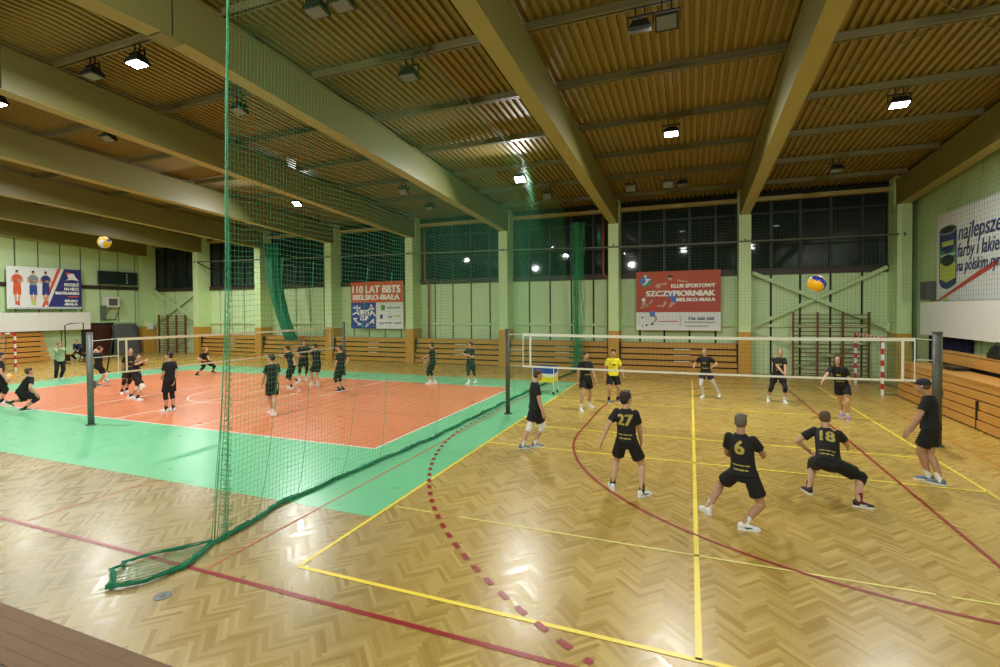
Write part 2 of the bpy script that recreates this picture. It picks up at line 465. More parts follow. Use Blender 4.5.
# corrugated ceiling deck on both slopes
cd = MB()
rows = [YF - 0.2, RIDGE, YB + 0.2]
prof = []
x = XL - 0.3
while x < XR + 0.4:
    prof += [(x, 0.0), (x + 0.09, 0.0), (x + 0.105, 0.075), (x + 0.195, 0.075)]
    x += 0.21
for a, b in zip(rows, rows[1:]):
    vs = [(px, y, zdeck(y) + pz) for y in (a, b) for px, pz in prof]; n = len(prof)
    cd.add(vs, [(i, i + 1, n + i + 1, n + i) for i in range(n - 1)])
struct(cd.build('ceiling', M['deck']))

# sloping roof girders
for i, x in enumerate(KX):
    b = MB()
    w = 0.2
    for ya, yb in ((YF, RIDGE - 0.02), (RIDGE + 0.02, YP + (0.35 if x < 8 else 0.3))):
        def sec(y): 
            z = zbeam(y)
            return [(x - w, y, z), (x + w, y, z), (x + w, y, z + HB - 0.05), (x + w + 0.04, y, z + HB - 0.05), (x + w + 0.04, y, z + HB), (x - w - 0.04, y, z + HB), (x - w - 0.04, y, z + HB - 0.05), (x - w, y, z + HB - 0.05)]
        b.loft([sec(ya), sec(yb)])
    g = struct(b.build('roof_girder', [M['beam']]))
    f = MB()
    f.loft([[(x - w, y, zbeam(y) - 0.012), (x + w, y, zbeam(y) - 0.012), (x + w, y, zbeam(y) + 0.004), (x - w, y, zbeam(y) + 0.004)] for y in (RIDGE, YP - 0.01)])
    f.loft([[(x - w, y, zbeam(y) - 0.012), (x + w, y, zbeam(y) - 0.012), (x + w, y, zbeam(y) + 0.004), (x - w, y, zbeam(y) + 0.004)] for y in (YF, RIDGE)])
    f.build('bottom_flange', M['flange'], g)
    if i == 5:                                    # splice plates where two girder halves meet at the ridge
        s_ = MB(); s_.box(x - 0.2, x + 0.2, RIDGE - 0.22, RIDGE + 0.22, zbeam(RIDGE) - 0.05, zbeam(RIDGE) - 0.012)
        s_.build('splice_plate', M['beam'], g)
PY = [7.68, 10.35, 13.05, 15.9, 18.62, 21.3, 24.0, 4.9, 2.1, -0.7, -3.5, -6.3, -9.1]
for y in PY:
    z = zbeam(y) + HB
    p = MB()
    for i in range(len(KX) - 1):
        xa, xb = KX[i] + 0.2, KX[i + 1] - 0.2
        # channel section: top plate, web, bottom plate
        p.box(xa, xb, y - 0.02, y + 0.02, z, z + HP - 0.005)
        p.box(xa, xb, y - 0.075, y + 0.075, z, z + 0.025)
    struct(p.build('roof_purlin', M['purlin']))
# wind bracing rods under the deck of the last bay
for (a, b) in (((2.6, 10.4), (8.0, 15.8)), ((8.0, 10.4), (2.6, 15.8)), ((2.6, 15.9), (8.0, 21.2)), ((8.0, 15.9), (2.6, 21.2))):
    q = MB(); q.tube([(a[0], a[1], zdeck(a[1]) - 0.05), (b[0], b[1], zdeck(b[1]) - 0.05)], 0.012, 6)
    struct(q.build('brace_rod', M['purlin']))

# rear wall: green panels below a dark sill, night windows above
wb = MB()
wb.box(XL - 0.3, XR + 0.3, YB + 0.1, YB + 0.25, 0, 4.75, 1)
for i in range(len(KX)):
    xa = KX[i]; xb = KX[i + 1] if i + 1 < len(KX) else XR + 0.2
    n = 5 if i + 1 < len(KX) else 1
    for q in range(n):
        a, b = xa + (xb - xa) * q / n, xa + (xb - xa) * (q + 1) / n
        wb.box(a + 0.045, b - 0.045, YB, YB + 0.12, 0.0, 4.62, 0)
wb.box(XL, XR, YB - 0.12, YB + 0.1, 2.2, 2.31, 0)
wb.box(XL - 0.3, KX[0] - 0.1, YB, YB + 0.2, 0, 9, 0)
wb.box(XL - 0.3, XR + 0.3, YB - 0.05, YB + 0.3, 8.3, 10, 1)
struct(wb.build('wall_back', [M['panel'], M['gap']]))
lt = MB(); lt.box(XL, XR, YB - 0.32, YB - 0.02, 8.02, 8.2)
struct(lt.build('trim_1', M['flange']))
for i in range(len(KX) - 1):
    xa, xb = KX[i] + 0.2, KX[i + 1] - 0.2
    w = struct(bpy.data.objects.new('window_%d' % (i + 1), None)); COL.objects.link(w); w.location = ((xa + xb) / 2, YB, 4.62)
    ox = -w.location.x
    def loc(mb, name, m): 
        o = mb.build(name, m); me = o.data; me.transform(Matrix.Translation((ox, -YB, -4.62))); o.parent = w; return o
    s_ = MB(); s_.box(xa, xb, YB - 0.1, YB + 0.2, 4.62, 4.86); s_.box(xa, xb, YB - 0.16, YB + 0.1, 4.84, 4.87)
    loc(s_, 'window_sill', M['sill'])
    f = MB()
    for q in range(6):
        x = KX[i] + 5.89 * q / 5
        x = min(max(x, xa + 0.05), xb - 0.05)
        f.box(x - 0.06, x + 0.06, YB - 0.02, YB + 0.16, 4.86, 8.3)
    for z, h in ((4.9, 0.07), (6.2, 0.1), (7.5, 0.09), (8.15, 0.08)): f.box(xa, xb, YB, YB + 0.14, z - h / 2, z + h / 2)
    loc(f, 'window_frame', M['mullion'])
    g = MB(); g.box(xa, xb, YB + 0.08, YB + 0.1, 4.86, 8.3)
    loc(g, 'pane', M['glass'])

# pillars with a wood-clad foot
for i, x in enumerate(KX):
    p = MB()
    z1 = zbeam(YP)
    p.box(x - 0.25, x + 0.25, YP, YB, 1.98, z1 - 0.02)
    p.box(x - 0.25, x + 0.25, YP + 0.38, YB, z1 - 0.02, 8.6)
    p.box(x - 0.22, x + 0.22, YP + 0.05, YB, 0, 2.0)
    c = struct(p.build('wall_pillar', M['column']))
    w = MB(); w.box(x - 0.26, x + 0.26, YP - 0.02, YB - 0.02, 0, 1.98)
    w.build('wood_cladding', M['clad'], c)

# side walls
def side_wall(name, X, sgn, y0, phase, strips, zsplit=None):
    m = MB()
    xa, xb = X, X + sgn * 0.12
    m.box(min(X + sgn * 0.1, X + sgn * 0.3), max(X + sgn * 0.1, X + sgn * 0.3), YF - 0.2, YB + 0.2, 0, 10, 1)
    ys = [y0] + [phase + 1.18 * k for k in range(strips) if y0 < phase + 1.18 * k < YB - 0.2] + [YB]
    for a, b in zip(ys, ys[1:]):
        for z0, z1 in zsplit: m.box(min(xa, xb), max(xa, xb), a + 0.04, b - 0.04, z0, z1, 0)
    return struct(m.build(name, [M['panel'], M['gap']]))
side_wall('wall_left', XL, -1, YF, 17.6 - 1.18 * 24, 40, ((0, 4.72), (4.98, 9.6)))
side_wall('wall_right', XR, 1, YF, 23.9 - 1.18 * 30, 40, ((0, 9.6),))
s_ = MB(); s_.box(XL, XL + 0.1, YF, YB, 4.72, 4.98); struct(s_.build('trim_2', M['sill']))
s_ = MB(); s_.box(XL, XL + 0.08, 20.9, YB, 2.28, 2.36); struct(s_.build('trim_3', M['rail_green']))
f = MB(); f.box(XL - 0.3, XR + 0.3, YF - 0.3, YF, 0, 10.5); struct(f.build('wall_front', M['panel']))

# camera: same place and lens as the photograph
yaw, pitch, roll, foc = 0.3707, 0.0172, 0.0065, 490.13
F_ = Vector((-math.sin(yaw) * math.cos(pitch), math.cos(yaw) * math.cos(pitch), -math.sin(pitch)))
R_ = Vector((math.cos(yaw), math.sin(yaw), 0)); D_ = F_.cross(R_)
R2 = R_ * math.cos(roll) + D_ * math.sin(roll); D2 = D_ * math.cos(roll) - R_ * math.sin(roll)
cam = bpy.data.cameras.new('camera'); co = bpy.data.objects.new('camera', cam); COL.objects.link(co)
cam.sensor_width = 36.0; cam.lens = foc / 1000 * 36; cam.shift_y = -(333.5 - 318.05) / 1000; cam.clip_start = 0.05; cam.clip_end = 200
mw = Matrix.Identity(4)
for r in range(3):
    mw[r][0] = R2[r]; mw[r][1] = -D2[r]; mw[r][2] = -F_[r]
mw.translation = (0, 0, 3.08)
co.matrix_world = mw
S.camera = co

# ------------------------------------------------------------------ ceiling floodlights
POWER = 330
def floodlight(name_label, loc, tilt, lit, power=None, spin=0.0, group=None):
    """housing with a glass front, hung under a purlin on two rods; tilt leans the glass towards the viewer's end"""
    x, y, z = loc
    t = thing('ceiling_floodlight', name_label, 'light', loc, 0, group)
    A = Matrix.Rotation(R(spin), 3, 'Z') @ Matrix.Rotation(-R(tilt), 3, 'X')
    h = MB()
    ring = lambda sx, sy, zz: [A @ Vector((sx * i, sy * j, zz)) for i, j in ((-1, -1), (1, -1), (1, 1), (-1, 1))]
    h.loft([ring(0.22, 0.16, -0.09), ring(0.22, 0.16, -0.04), ring(0.15, 0.11, 0.07), ring(0.15, 0.1, 0.1)])
    for k in range(5): 
        c = -0.12 + 0.06 * k
        h.loft([[A @ Vector((c + dx, yy, zz)) for dx, yy in ((-0.006, -0.1), (0.006, -0.1), (0.006, 0.1), (-0.006, 0.1))] for zz in (0.08, 0.14)])
    h.build('housing', M['lampbody'], t)
    g = MB(); g.loft([ring(0.185, 0.125, -0.102), ring(0.185, 0.125, -0.088)])
    g.build('lens', M['lens_on'] if lit else M['lens_off'], t)
    top = zbeam(y) + HB - z + 0.03
    b = MB()
    for s_ in (-0.09, 0.09): b.box(s_ - 0.014, s_ + 0.014, -0.014, 0.014, 0.2, max(top, 0.25))
    b.box(-0.26, 0.26, -0.02, 0.02, 0.18, 0.21)
    for s_ in (-0.25, 0.25): b.box(s_ - 0.008, s_ + 0.008, -0.02, 0.02, -0.02, 0.2)
    b.build('bracket', M['black'], t)
    if lit:
        L = bpy.data.lights.new('floodlight_beam', 'AREA'); L.shape = 'RECTANGLE'; L.size = 0.37; L.size_y = 0.25
        L.energy = power or POWER; L.color = (0.97, 1.0, 0.95)
        o = bpy.data.objects.new('floodlight_beam', L); COL.objects.link(o); o.parent = t
        n = A @ Vector((0, 0, -1)); o.location = n * 0.125
        o.rotation_euler = (A.to_4x4()).to_euler()
    return t
lamps_on = [
    ('lit floodlight hanging beside a dark one high on the left', (-11.99, 7.68, 8.93), 5),
    ('lit floodlight at the far left edge under the second girder', (-17.79, 7.68, 8.92), 5),
    ('bright floodlight shining through the green net above the left court', (-17.68, 18.62, 8.31), 35),
    ('brightest floodlight, in the middle bay near the rear windows', (-6.33, 18.62, 8.32), 40),
    ('lit floodlight in the bay above the red banner', (-0.55, 15.9, 8.47), 12),
    ('lit floodlight in the last bay towards the right wall', (5.11, 15.9, 8.47), 12)]
for lb, lc, ti in lamps_on: floodlight(lb, lc, ti, True)
lamps_off = [
    ('dark floodlight next to the lit one high on the left', (-13.64, 7.68, 8.94), 5),
    ('small unlit floodlight beside the green net edge, by the second girder', (-11.87, 10.35, 8.79), 25),
    ('small unlit floodlight far left between two girders', (-17.61, 10.35, 8.78), 25),
    ('unlit floodlight cut by the top edge, left one of the pair over the net', (-6.75, 7.68, 8.94), 10),
    ('unlit floodlight cut by the top edge, right one of the pair over the net', (-6.14, 7.68, 8.93), 10),
    ('unlit floodlight alone on a purlin in the middle bay', (-6.33, 10.35, 8.78), 10),
    ('dark floodlight seen edge-on near the top, left of a pair', (-0.95, 10.35, 8.79), -15),
    ('dark floodlight with a pale glass near the top, right of a pair', (-0.44, 10.35, 8.78), 45),
    ('unlit floodlight behind the brightest lamp, near the rear windows', (-5.96, 21.3, 8.16), 55),
    ('unlit pale floodlight just right of the second girder end', (-2.33, 21.3, 8.16), 60),
    ('unlit pale floodlight above the red banner, left of a close pair', (-0.86, 21.3, 8.17), 60),
    ('slim unlit floodlight above the red banner, right of a close pair', (-0.3, 21.3, 8.16), 10),
    ('unlit floodlight in the last bay close to the rear windows', (4.98, 21.3, 8.17), 15),
    ('unlit floodlight on the girder side of the bay over the blue banner', (-11.73, 18.62, 8.32), 45),
    ('unlit floodlight nearest the rear windows above the downpipe', (-11.92, 21.3, 8.15), 20)]
for lb, lc, ti in lamps_off: floodlight(lb, lc, ti, False)
# the same lamps carry on along the hall, out of the picture
for x in (-28.5, -23.0): floodlight('lit floodlight over the far left end of the hall', (x, 13.05, 8.6), 8, True, group='floodlights over the far left end')
for x, y in ((-34.0, 15.9), (-28.5, 21.3)): floodlight('lit floodlight over the left goal end', (x, y, zbeam(y) + 0.62), 8, True, group='floodlights over the left goal end')
for x in (-23.2, -12.0, -6.3, -0.6, 5.1): floodlight('lit floodlight above the near side of the hall', (x, 2.1, 8.7), -46, True, 110, group='floodlights above the near side')
for x in (-17.8, -6.3, 5.1): floodlight('lit floodlight above the gallery side', (x, -6.3, 8.2), -58, True, 400, group='floodlights above the gallery side')

# ------------------------------------------------------------------ rear wall fittings
BL = ['left of the corner ladder', 'second from the left corner', 'under the bunched green net', 'under the blue and white banner', 'behind the two left players with balls', 'behind the net end and the ball cart', 'under the red banner']
def bleacher(i, label):
    """folded tiers of boards between two pillars"""
    xa, xb = KX[i] + 0.3, KX[i + 1] - 0.3
    t = thing('bleacher', label, 'bleacher', ((xa + xb) / 2, YP + 0.1, 0), 0, 'folded bleachers along the rear wall')
    w = (xb - xa) / 2
    f = MB(); f.box(-w + 0.02, w - 0.02, 0.34, 0.62, 0.0, 1.36)
    for s_ in (-w, w): f.box(s_ - 0.03, s_ + 0.03, 0.06, 0.62, 0, 1.4)
    f.build('bleacher_frame', M['black'], t)
    for k in range(5):
        z = 0.03 + k * 0.285
        b = MB(); b.box(-w, w, 0.0 + 0.05 * k, 0.12 + 0.05 * k, z, z + 0.205); b.box(-w, w, 0.05 * k - 0.015, 0.12 + 0.05 * k, z + 0.2, z + 0.22)
        if k == 4: b.box(-w, w, 0.22, 0.64, z + 0.21, z + 0.25)
        b.build('bench_board', M['bench'], t)
    for k in range(3):
        z = 0.5 + k * 0.285
        b = MB(); b.box(-0.1, 0.62, 0.03 + 0.05 * k, 0.07 + 0.05 * k, z + 0.03, z + 0.06)
        b.build('step_edge', M['white'], t)
    return t
bl_labels = {1: 'wooden folded bleacher behind the crouching player in the left corner', 2: 'wooden folded bleacher below the bunched green net',
             3: 'wooden folded bleacher under the orange, blue and white banner', 4: 'wooden folded bleacher behind the two players in dark green light',
             5: 'wooden folded bleacher behind the blue and yellow ball cart', 6: 'wooden folded bleacher under the large red banner'}
for i, lb in bl_labels.items(): bleacher(i, lb)

def wall_bars(xa, n, pitch, z1, label, rungs=15):
    t = thing('wall_bars', label, 'wall bars', (xa, YB - 0.62, 0))
    for k in range(n + 1):
        b = MB(); b.box(k * pitch - 0.035, k * pitch + 0.035, -0.06, 0.06, 0, z1); 
        for z in (0.4, z1 - 0.3): b.box(k * pitch - 0.02, k * pitch + 0.02, 0.06, 0.2, z - 0.03, z + 0.03)
        b.build('post', M['barwood'], t)
    for q in range(rungs):
        z = 0.16 + q * (z1 - 0.28) / (rungs - 1)
        b = MB(); b.tube([(0, 0, z), (n * pitch, 0, z)], 0.02, 8); b.build('rung', M['barwood'], t)
wall_bars(4.29, 3, 0.94, 2.88, 'brown wooden wall bars on the rear wall behind the long-haired player')
wall_bars(-37.5, 3, 0.95, 2.85, 'brown wooden wall bars in the far left corner bay')

def cross_brace(xa, xb, label, group=None):
    t = thing('cross_brace', label, 'brace', ((xa + xb) / 2, YB - 0.33, 0))
    o = (xa + xb) / 2
    for a, b, dy in (((xa, 4.72), (xb, 2.2), 0), ((xa, 2.2), (xb, 4.8), 0.11)):
        m = MB(); m.bar((a[0] - o, dy, a[1]), (b[0] - o, dy, b[1]), 0.1, 0.16); m.build('diagonal_bar', M['rail_green'], t)
    for a, b, dy in (((xa, 2.0), (o + 0.6, 0.9), 0.0), ((o - 0.9, 0.35), (xb, 1.9), 0.11)):
        m = MB(); m.bar((a[0] - o, dy, a[1]), (b[0] - o, dy, b[1]), 0.06, 0.07); m.build('diagonal_bar', M['rail_green'], t)
    for x in (xa + 0.02, xb - 0.02):
        m = MB(); m.box(x - o - 0.07, x - o + 0.07, -0.08, 0.18, 2.05, 2.4); m.build('end_plate', M['rail_green'], t)
cross_brace(2.67, 7.86, 'green steel cross brace above the wall bars, right corner bay')
cross_brace(-38.38, -33.4, 'green steel cross brace in the far left corner bay')

def downpipe(x, label):
    t = thing('downpipe', label, 'pipe', (x, YB - 0.45, 0))
    m = MB(); m.tube([(0, 0.24, 8.0), (0, 0.24, 5.1), (0.03, 0.24, 4.85), (0.22, 0.24, 4.7), (0.25, 0.24, 4.4), (0.25, 0.24, 0.05)], 0.065, 10); m.build('pipe', M['pipe'], t, True)
    for z in (7.0, 3.4, 1.6):
        m = MB(); dx, dy = (0, 0.24) if z > 5 else (0.25, 0.24); m.tube([(dx, dy, z - 0.03), (dx, dy, z + 0.03)], 0.082, 10); m.box(dx - 0.02, dx + 0.02, dy, 0.33, z - 0.02, z + 0.02); m.build('clamp', M['pipe'], t)
downpipe(-14.75, 'rust brown downpipe beside the pillar right of the blue banner')
downpipe(-4.2, 'rust brown downpipe beside the pillar left of the red banner')

t = thing('guard_rail', 'thin grey rail running across all the rear windows', 'rail', (-12, YP - 0.05, 6.2))
m = MB(); m.tube([(20.0, 0, -0.12), (10, 0, -0.08), (2, 0, 0.1), (-10, 0, 0.26), (-20.8, 0, 0.42)], 0.035, 8); m.build('pipe', M['pipegrey'], t, True)
m = MB(); m.tube([(-20.8, 0, 0.42), (-19.3, 0.2, -0.35), (-19.3, 0.2, -1.2)], 0.035, 8); m.build('end_brace', M['mullion'], t)
for k, x in enumerate(KX[1:]):
    zz = 0.42 - (x + 12 + 20.8) * 0.0132
    m = MB(); m.box(x + 12 - 0.03, x + 12 + 0.03, -0.02, 0.08, zz - 0.06, zz + 0.06); m.build('wall_clip', M['pipegrey'], t)

# guard netting in front of the rear wall, straight cords on a square grid
gn = MB()
yn = YP - 0.06
for k in range(int((8.0 + 3.4) / 0.14)):
    x = -3.3 + k * 0.14; gn.box(x - 0.002, x + 0.002, yn - 0.002, yn + 0.002, 2.3, 7.3)
for k in range(int(5.0 / 0.14)):
    z = 2.3 + k * 0.14; gn.box(-3.3, 8.0, yn - 0.002, yn + 0.002, z - 0.002, z + 0.002)
tag(gn.build('guard_net', M['guard']), 'fine pale guard net in front of the rear windows, right half', 'net')
gn = MB()
xn = 8.1
for k in range(int(12 / 0.14)):
    y = 13 + k * 0.14; gn.box(xn - 0.002, xn + 0.002, y - 0.002, y + 0.002, 3.3, 7.2)
for k in range(int(3.9 / 0.14)):
    z = 3.3 + k * 0.14; gn.box(xn - 0.002, xn + 0.002, 13, 24.8, z - 0.002, z + 0.002)
tag(gn.build('guard_net', M['guard']), 'fine pale guard net in front of the paint banner', 'net')

# ------------------------------------------------------------------ banners
def frame_matrix(origin, right, up):
    r, u = Vector(right), Vector(up); n = r.cross(u)
    m = Matrix.Identity(4)
    for i in range(3): m[i][0] = r[i]; m[i][1] = u[i]; m[i][2] = n[i]; m[i][3] = origin[i]
    return m
class Sheet:
    """a printed sheet: local x to the right, y up, z towards the hall"""
    def __init__(s, name, label, cat, origin, right, w, h, base):
        s.t = thing(name, label, cat, origin); s.w, s.h = w, h
        s.M = frame_matrix((0, 0, 0), right, (0, 0, 1)); s.layer = 0
        m = MB(); N = 10
        vs = [(w * i / N, h * j / 6, 0.02 * math.sin(i * 1.7) * (j / 6) * (1 - j / 6)) for j in range(7) for i in range(N + 1)]
        m.box(0, w, 0, h, -0.03, 0.0)
        s.put(m, 'sheet', base)
    def put(s, mb, name, m, lift=0.0):
        o = mb.build(name, m); o.data.transform(s.M @ Matrix.Translation((0, 0, lift))); o.parent = s.t; return o
    def area(s, name, m, pts, lift=0.004):
        q = MB(); q.prism([(x, y, 0) for x, y in pts], (0, 0, 0.003)); return s.put(q, name, m, lift)
    def rect(s, name, m, x0, x1, y0, y1, lift=0.004): return s.area(name, m, [(x0, y0), (x1, y0), (x1, y1), (x0, y1)], lift)
    def disc(s, name, m, cx, cy, rx, ry, lift=0.006, rot=0):
        return s.area(name, m, [(cx + rx * math.cos(a) * math.cos(rot) - ry * math.sin(a) * math.sin(rot), cy + rx * math.cos(a) * math.sin(rot) + ry * math.sin(a) * math.cos(rot)) for a in [2 * PI * k / 20 for k in range(20)]], lift)
    def text(s, body, m, x, y, size, width=None, bold=0.03, align='LEFT', lift=0.012, shear=0, M2=None):
        me = text_mesh(body, size, 0, 'LEFT', shear, 0.0, None, bold * 0.7)
        xs = [v.co.x for v in me.vertices]; k = (width / (max(xs) - min(xs))) if width else 1.0
        x0 = min(xs) * k
        if align == 'RIGHT': x0 = max(xs) * k
        if align == 'CENTER': x0 = (max(xs) + min(xs)) / 2 * k
        me.transform(s.M @ Matrix.Translation((x - x0, y, lift)) @ (M2 or Matrix.Identity(4)) @ Matrix.Diagonal((k, 1, 1, 1)))
        return link_mesh('lettering', me, m, s.t)
    def limb(s, m, a, b, wa, wb, lift=0.008, name='printed_figure'):
        a, b = Vector(a), Vector(b); d = (b - a).normalized(); n = Vector((-d.y, d.x))
        return [a + n * wa, a - n * wa, b - n * wb, b + n * wb]
    def figure(s, polys):
        """polys: list of (material, lift, [outlines]) drawn as one print each"""
        for m, lift, outs in polys:
            q = MB()
            for pts in outs: q.prism([(p[0], p[1], 0) for p in pts], (0, 0, 0.002))
            s.put(q, 'printed_figure', m, lift)
def circ(cx, cy, r, n=12, ry=None): return [(cx + r * math.cos(2 * PI * k / n), cy + (ry or r) * math.sin(2 * PI * k / n)) for k in range(n)]

# red handball club banner
b = Sheet('banner', 'large brick red club banner with white lettering on the rear wall', 'banner', (-2.52, 25.22, 2.02), (1, 0, 0), 3.84, 2.88, M['ban_red'])
b.rect('white_strip', M['ban_white'], 0, 3.84, 0, 0.88)
b.area('upper_tint', M['ban_top'], [(0, 1.75), (3.84, 2.2), (3.84, 2.88), (0, 2.88)])
b.text('KLUB SPORTOWY', M['ink'], 3.62, 2.06, 0.25, 1.98, 0.022, 'RIGHT', 0.014)
b.text('SZCZYPIORNIAK', M['ink'], 3.62, 1.66, 0.36, 3.16, 0.032, 'RIGHT', 0.014)
b.text('BIELSKO-BIAŁA', M['ink'], 3.62, 1.4, 0.23, 1.75, 0.02, 'RIGHT', 0.014)
b.text('726-260-260', M['ink_blue'], 3.56, 0.5, 0.2, 1.15, 0.012, 'RIGHT')
for y, x0, x1 in ((0.36, 2.26, 3.56), (0.18, 2.3, 3.28)):
    q = MB(); x = x0
    while x < x1: q.prism([(x, y, 0), (x + 0.05, y, 0), (x + 0.05, y + 0.06, 0), (x, y + 0.06, 0)], (0, 0, 0.002)); x += 0.068
    b.put(q, 'small_lettering', M['ink_grey'], 0.008)
b.rect('divider_line', M['ink_blue'], 2.06, 2.075, 0.15, 0.72)
q = MB(); x = 1.08
while x < 1.92: q.prism([(x, 0.4, 0), (x + 0.05, 0.4, 0), (x + 0.05, 0.46, 0), (x, 0.46, 0)], (0, 0, 0.002)); x += 0.068
b.put(q, 'small_lettering', M['ink_red'], 0.008)
b.disc('emblem_leaf', M['ink_green'], 0.3, 0.62, 0.06, 0.04)
# round emblem: blue and green halves with a white thrower
b.disc('emblem', M['ink_sky'], 0.46, 2.4, 0.28, 0.26); b.area('emblem_lower', M['ink_green'], [(0.24, 2.2), (0.46, 2.12), (0.7, 2.24), (0.74, 2.42), (0.5, 2.28)], 0.008)
b.area('emblem_thrower', M['ink'], [(0.28, 2.22), (0.46, 2.36), (0.44, 2.6), (0.54, 2.52), (0.74, 2.52), (0.58, 2.42), (0.46, 2.24)], 0.012)
b.disc('emblem_head', M['ink'], 0.44, 2.66, 0.06, 0.06, 0.012)
L_ = b.limb
b.figure([(M['ink_red'], 0.006, [[(1.42, 2.3), (1.95, 2.4), (1.9, 1.8), (1.5, 1.8)]]), (M['ink_skin'], 0.007, [circ(1.6, 2.52, 0.1), L_(0, (1.45, 2.28), (1.08, 2.24), 0.05, 0.04), L_(0, (1.92, 2.42), (2.4, 2.34), 0.05, 0.03), L_(0, (1.78, 1.4), (1.55, 1.12), 0.1, 0.05), L_(0, (1.4, 1.4), (1.3, 1.18), 0.08, 0.05), L_(0, (1.3, 1.18), (0.98, 1.2), 0.05, 0.03)]),
          (M['ink_sky'], 0.0085, [[(1.62, 1.62), (1.9, 1.62), (1.92, 1.36), (1.64, 1.36)], [(1.4, 1.85), (1.88, 1.85), (1.86, 1.6), (1.46, 1.6)]]), (M['ink_black'], 0.009, [[(1.46, 2.58), (1.6, 2.7), (1.74, 2.6), (1.66, 2.56)]]), (M['ink_skin'], 0.006, [circ(1.04, 2.16, 0.12)])])
b.figure([(M['ink_red'], 0.0095, [[(0.58, 1.3), (0.96, 1.34), (0.92, 0.9), (0.68, 0.86)]]), (M['ink_skin'], 0.0095, [circ(0.38, 1.28, 0.12), L_(0, (0.6, 1.24), (0.2, 1.1), 0.05, 0.04), L_(0, (0.64, 1.3), (0.78, 1.5), 0.05, 0.04), L_(0, (0.84, 0.72), (0.98, 0.54), 0.08, 0.04), L_(0, (0.98, 0.54), (0.78, 0.34), 0.05, 0.03)]),
          (M['ink_sky'], 0.0105, [[(0.62, 0.92), (0.9, 0.92), (0.9, 0.68), (0.66, 0.66)]]), (M['ink'], 0.0105, [circ(0.36, 1.5, 0.1)]), (M['ink_black'], 0.0105, [circ(0.76, 0.3, 0.06), circ(0.5, 0.24, 0.05), circ(0.3, 0.2, 0.035), circ(0.38, 1.52, 0.035, 6)])])

# orange, blue and white anniversary banner
b = Sheet('banner', 'anniversary banner of orange, blue and white fields on the rear wall', 'banner', (-19.8, 25.22, 1.97), (1, 0, 0), 3.8, 2.87, M['ban_white'])
b.rect('orange_field', M['ban_orange'], 0, 3.8, 1.6, 2.87); b.rect('blue_field', M['ban_blue'], 0, 1.86, 0, 1.6)
b.text('110 LAT BBTS', M['ink'], 0.12, 2.18, 0.62, 3.5, 0.05); b.text('BIELSKO-BIAŁA', M['ink'], 0.16, 1.76, 0.44, 3.4, 0.04)
b.text('BBTS', M['ink'], 0.66, 0.86, 0.4, 0.72, 0.03); b.text('CUP', M['ink'], 0.68, 0.5, 0.34, 0.62, 0.03)
b.rect('logo_bar', M['ink'], 0.62, 1.4, 0.78, 0.81, 0.01)
for (hx, hy, pts) in ((0.46, 1.38, [((0.46, 1.3), (0.5, 1.02)), ((0.5, 1.24), (0.16, 1.3)), ((0.48, 1.22), (0.74, 1.3)), ((0.5, 1.02), (0.12, 0.86)), ((0.5, 1.04), (0.58, 0.84))]), (1.52, 1.42, [((1.54, 1.36), (1.56, 1.06)), ((1.54, 1.28), (1.32, 1.16)), ((1.54, 1.28), (1.74, 1.2)), ((1.56, 1.06), (1.42, 0.8)), ((1.56, 1.06), (1.82, 0.76))]),
                      (0.24, 0.6, [((0.28, 0.56), (0.48, 0.36)), ((0.3, 0.56), (0.46, 0.64)), ((0.48, 0.36), (0.78, 0.24)), ((0.46, 0.38), (0.6, 0.18))]), (1.66, 0.52, [((1.6, 0.48), (1.42, 0.34)), ((1.6, 0.46), (1.7, 0.3)), ((1.42, 0.34), (1.16, 0.24)), ((1.42, 0.34), (1.06, 0.1))])):
    q = MB(); q.prism([(p[0], p[1], 0) for p in circ(hx, hy, 0.07)], (0, 0, 0.002))
    for a, c in pts: q.prism([(p.x, p.y, 0) for p in b.limb(0, a, c, 0.06, 0.04)], (0, 0, 0.002))
    b.put(q, 'white_athlete', M['ink'], 0.01)
b.rect('sponsor_mark', M['ink_green'], 2.22, 2.5, 1.12, 1.44); b.rect('sponsor_mark', M['ban_navy'], 2.16, 2.34, 0.6, 0.86)
for (x, y, n_, mm) in ((2.66, 1.22, 12, 'ink_grey'), (2.72, 0.66, 4, 'ink_grey'), (3.16, 0.72, 6, 'ink_lime'), (2.1, 0.26, 4, 'ink_grey'), (2.5, 0.3, 7, 'ink_grey'), (3.2, 0.28, 6, 'ink_grey')):
    q = MB()
    for k in range(n_): q.prism([(x + k * 0.078, y, 0), (x + k * 0.078 + 0.06, y, 0), (x + k * 0.078 + 0.06, y + 0.1, 0), (x + k * 0.078, y + 0.1, 0)], (0, 0, 0.002))
    b.put(q, 'small_lettering', M[mm], 0.006)

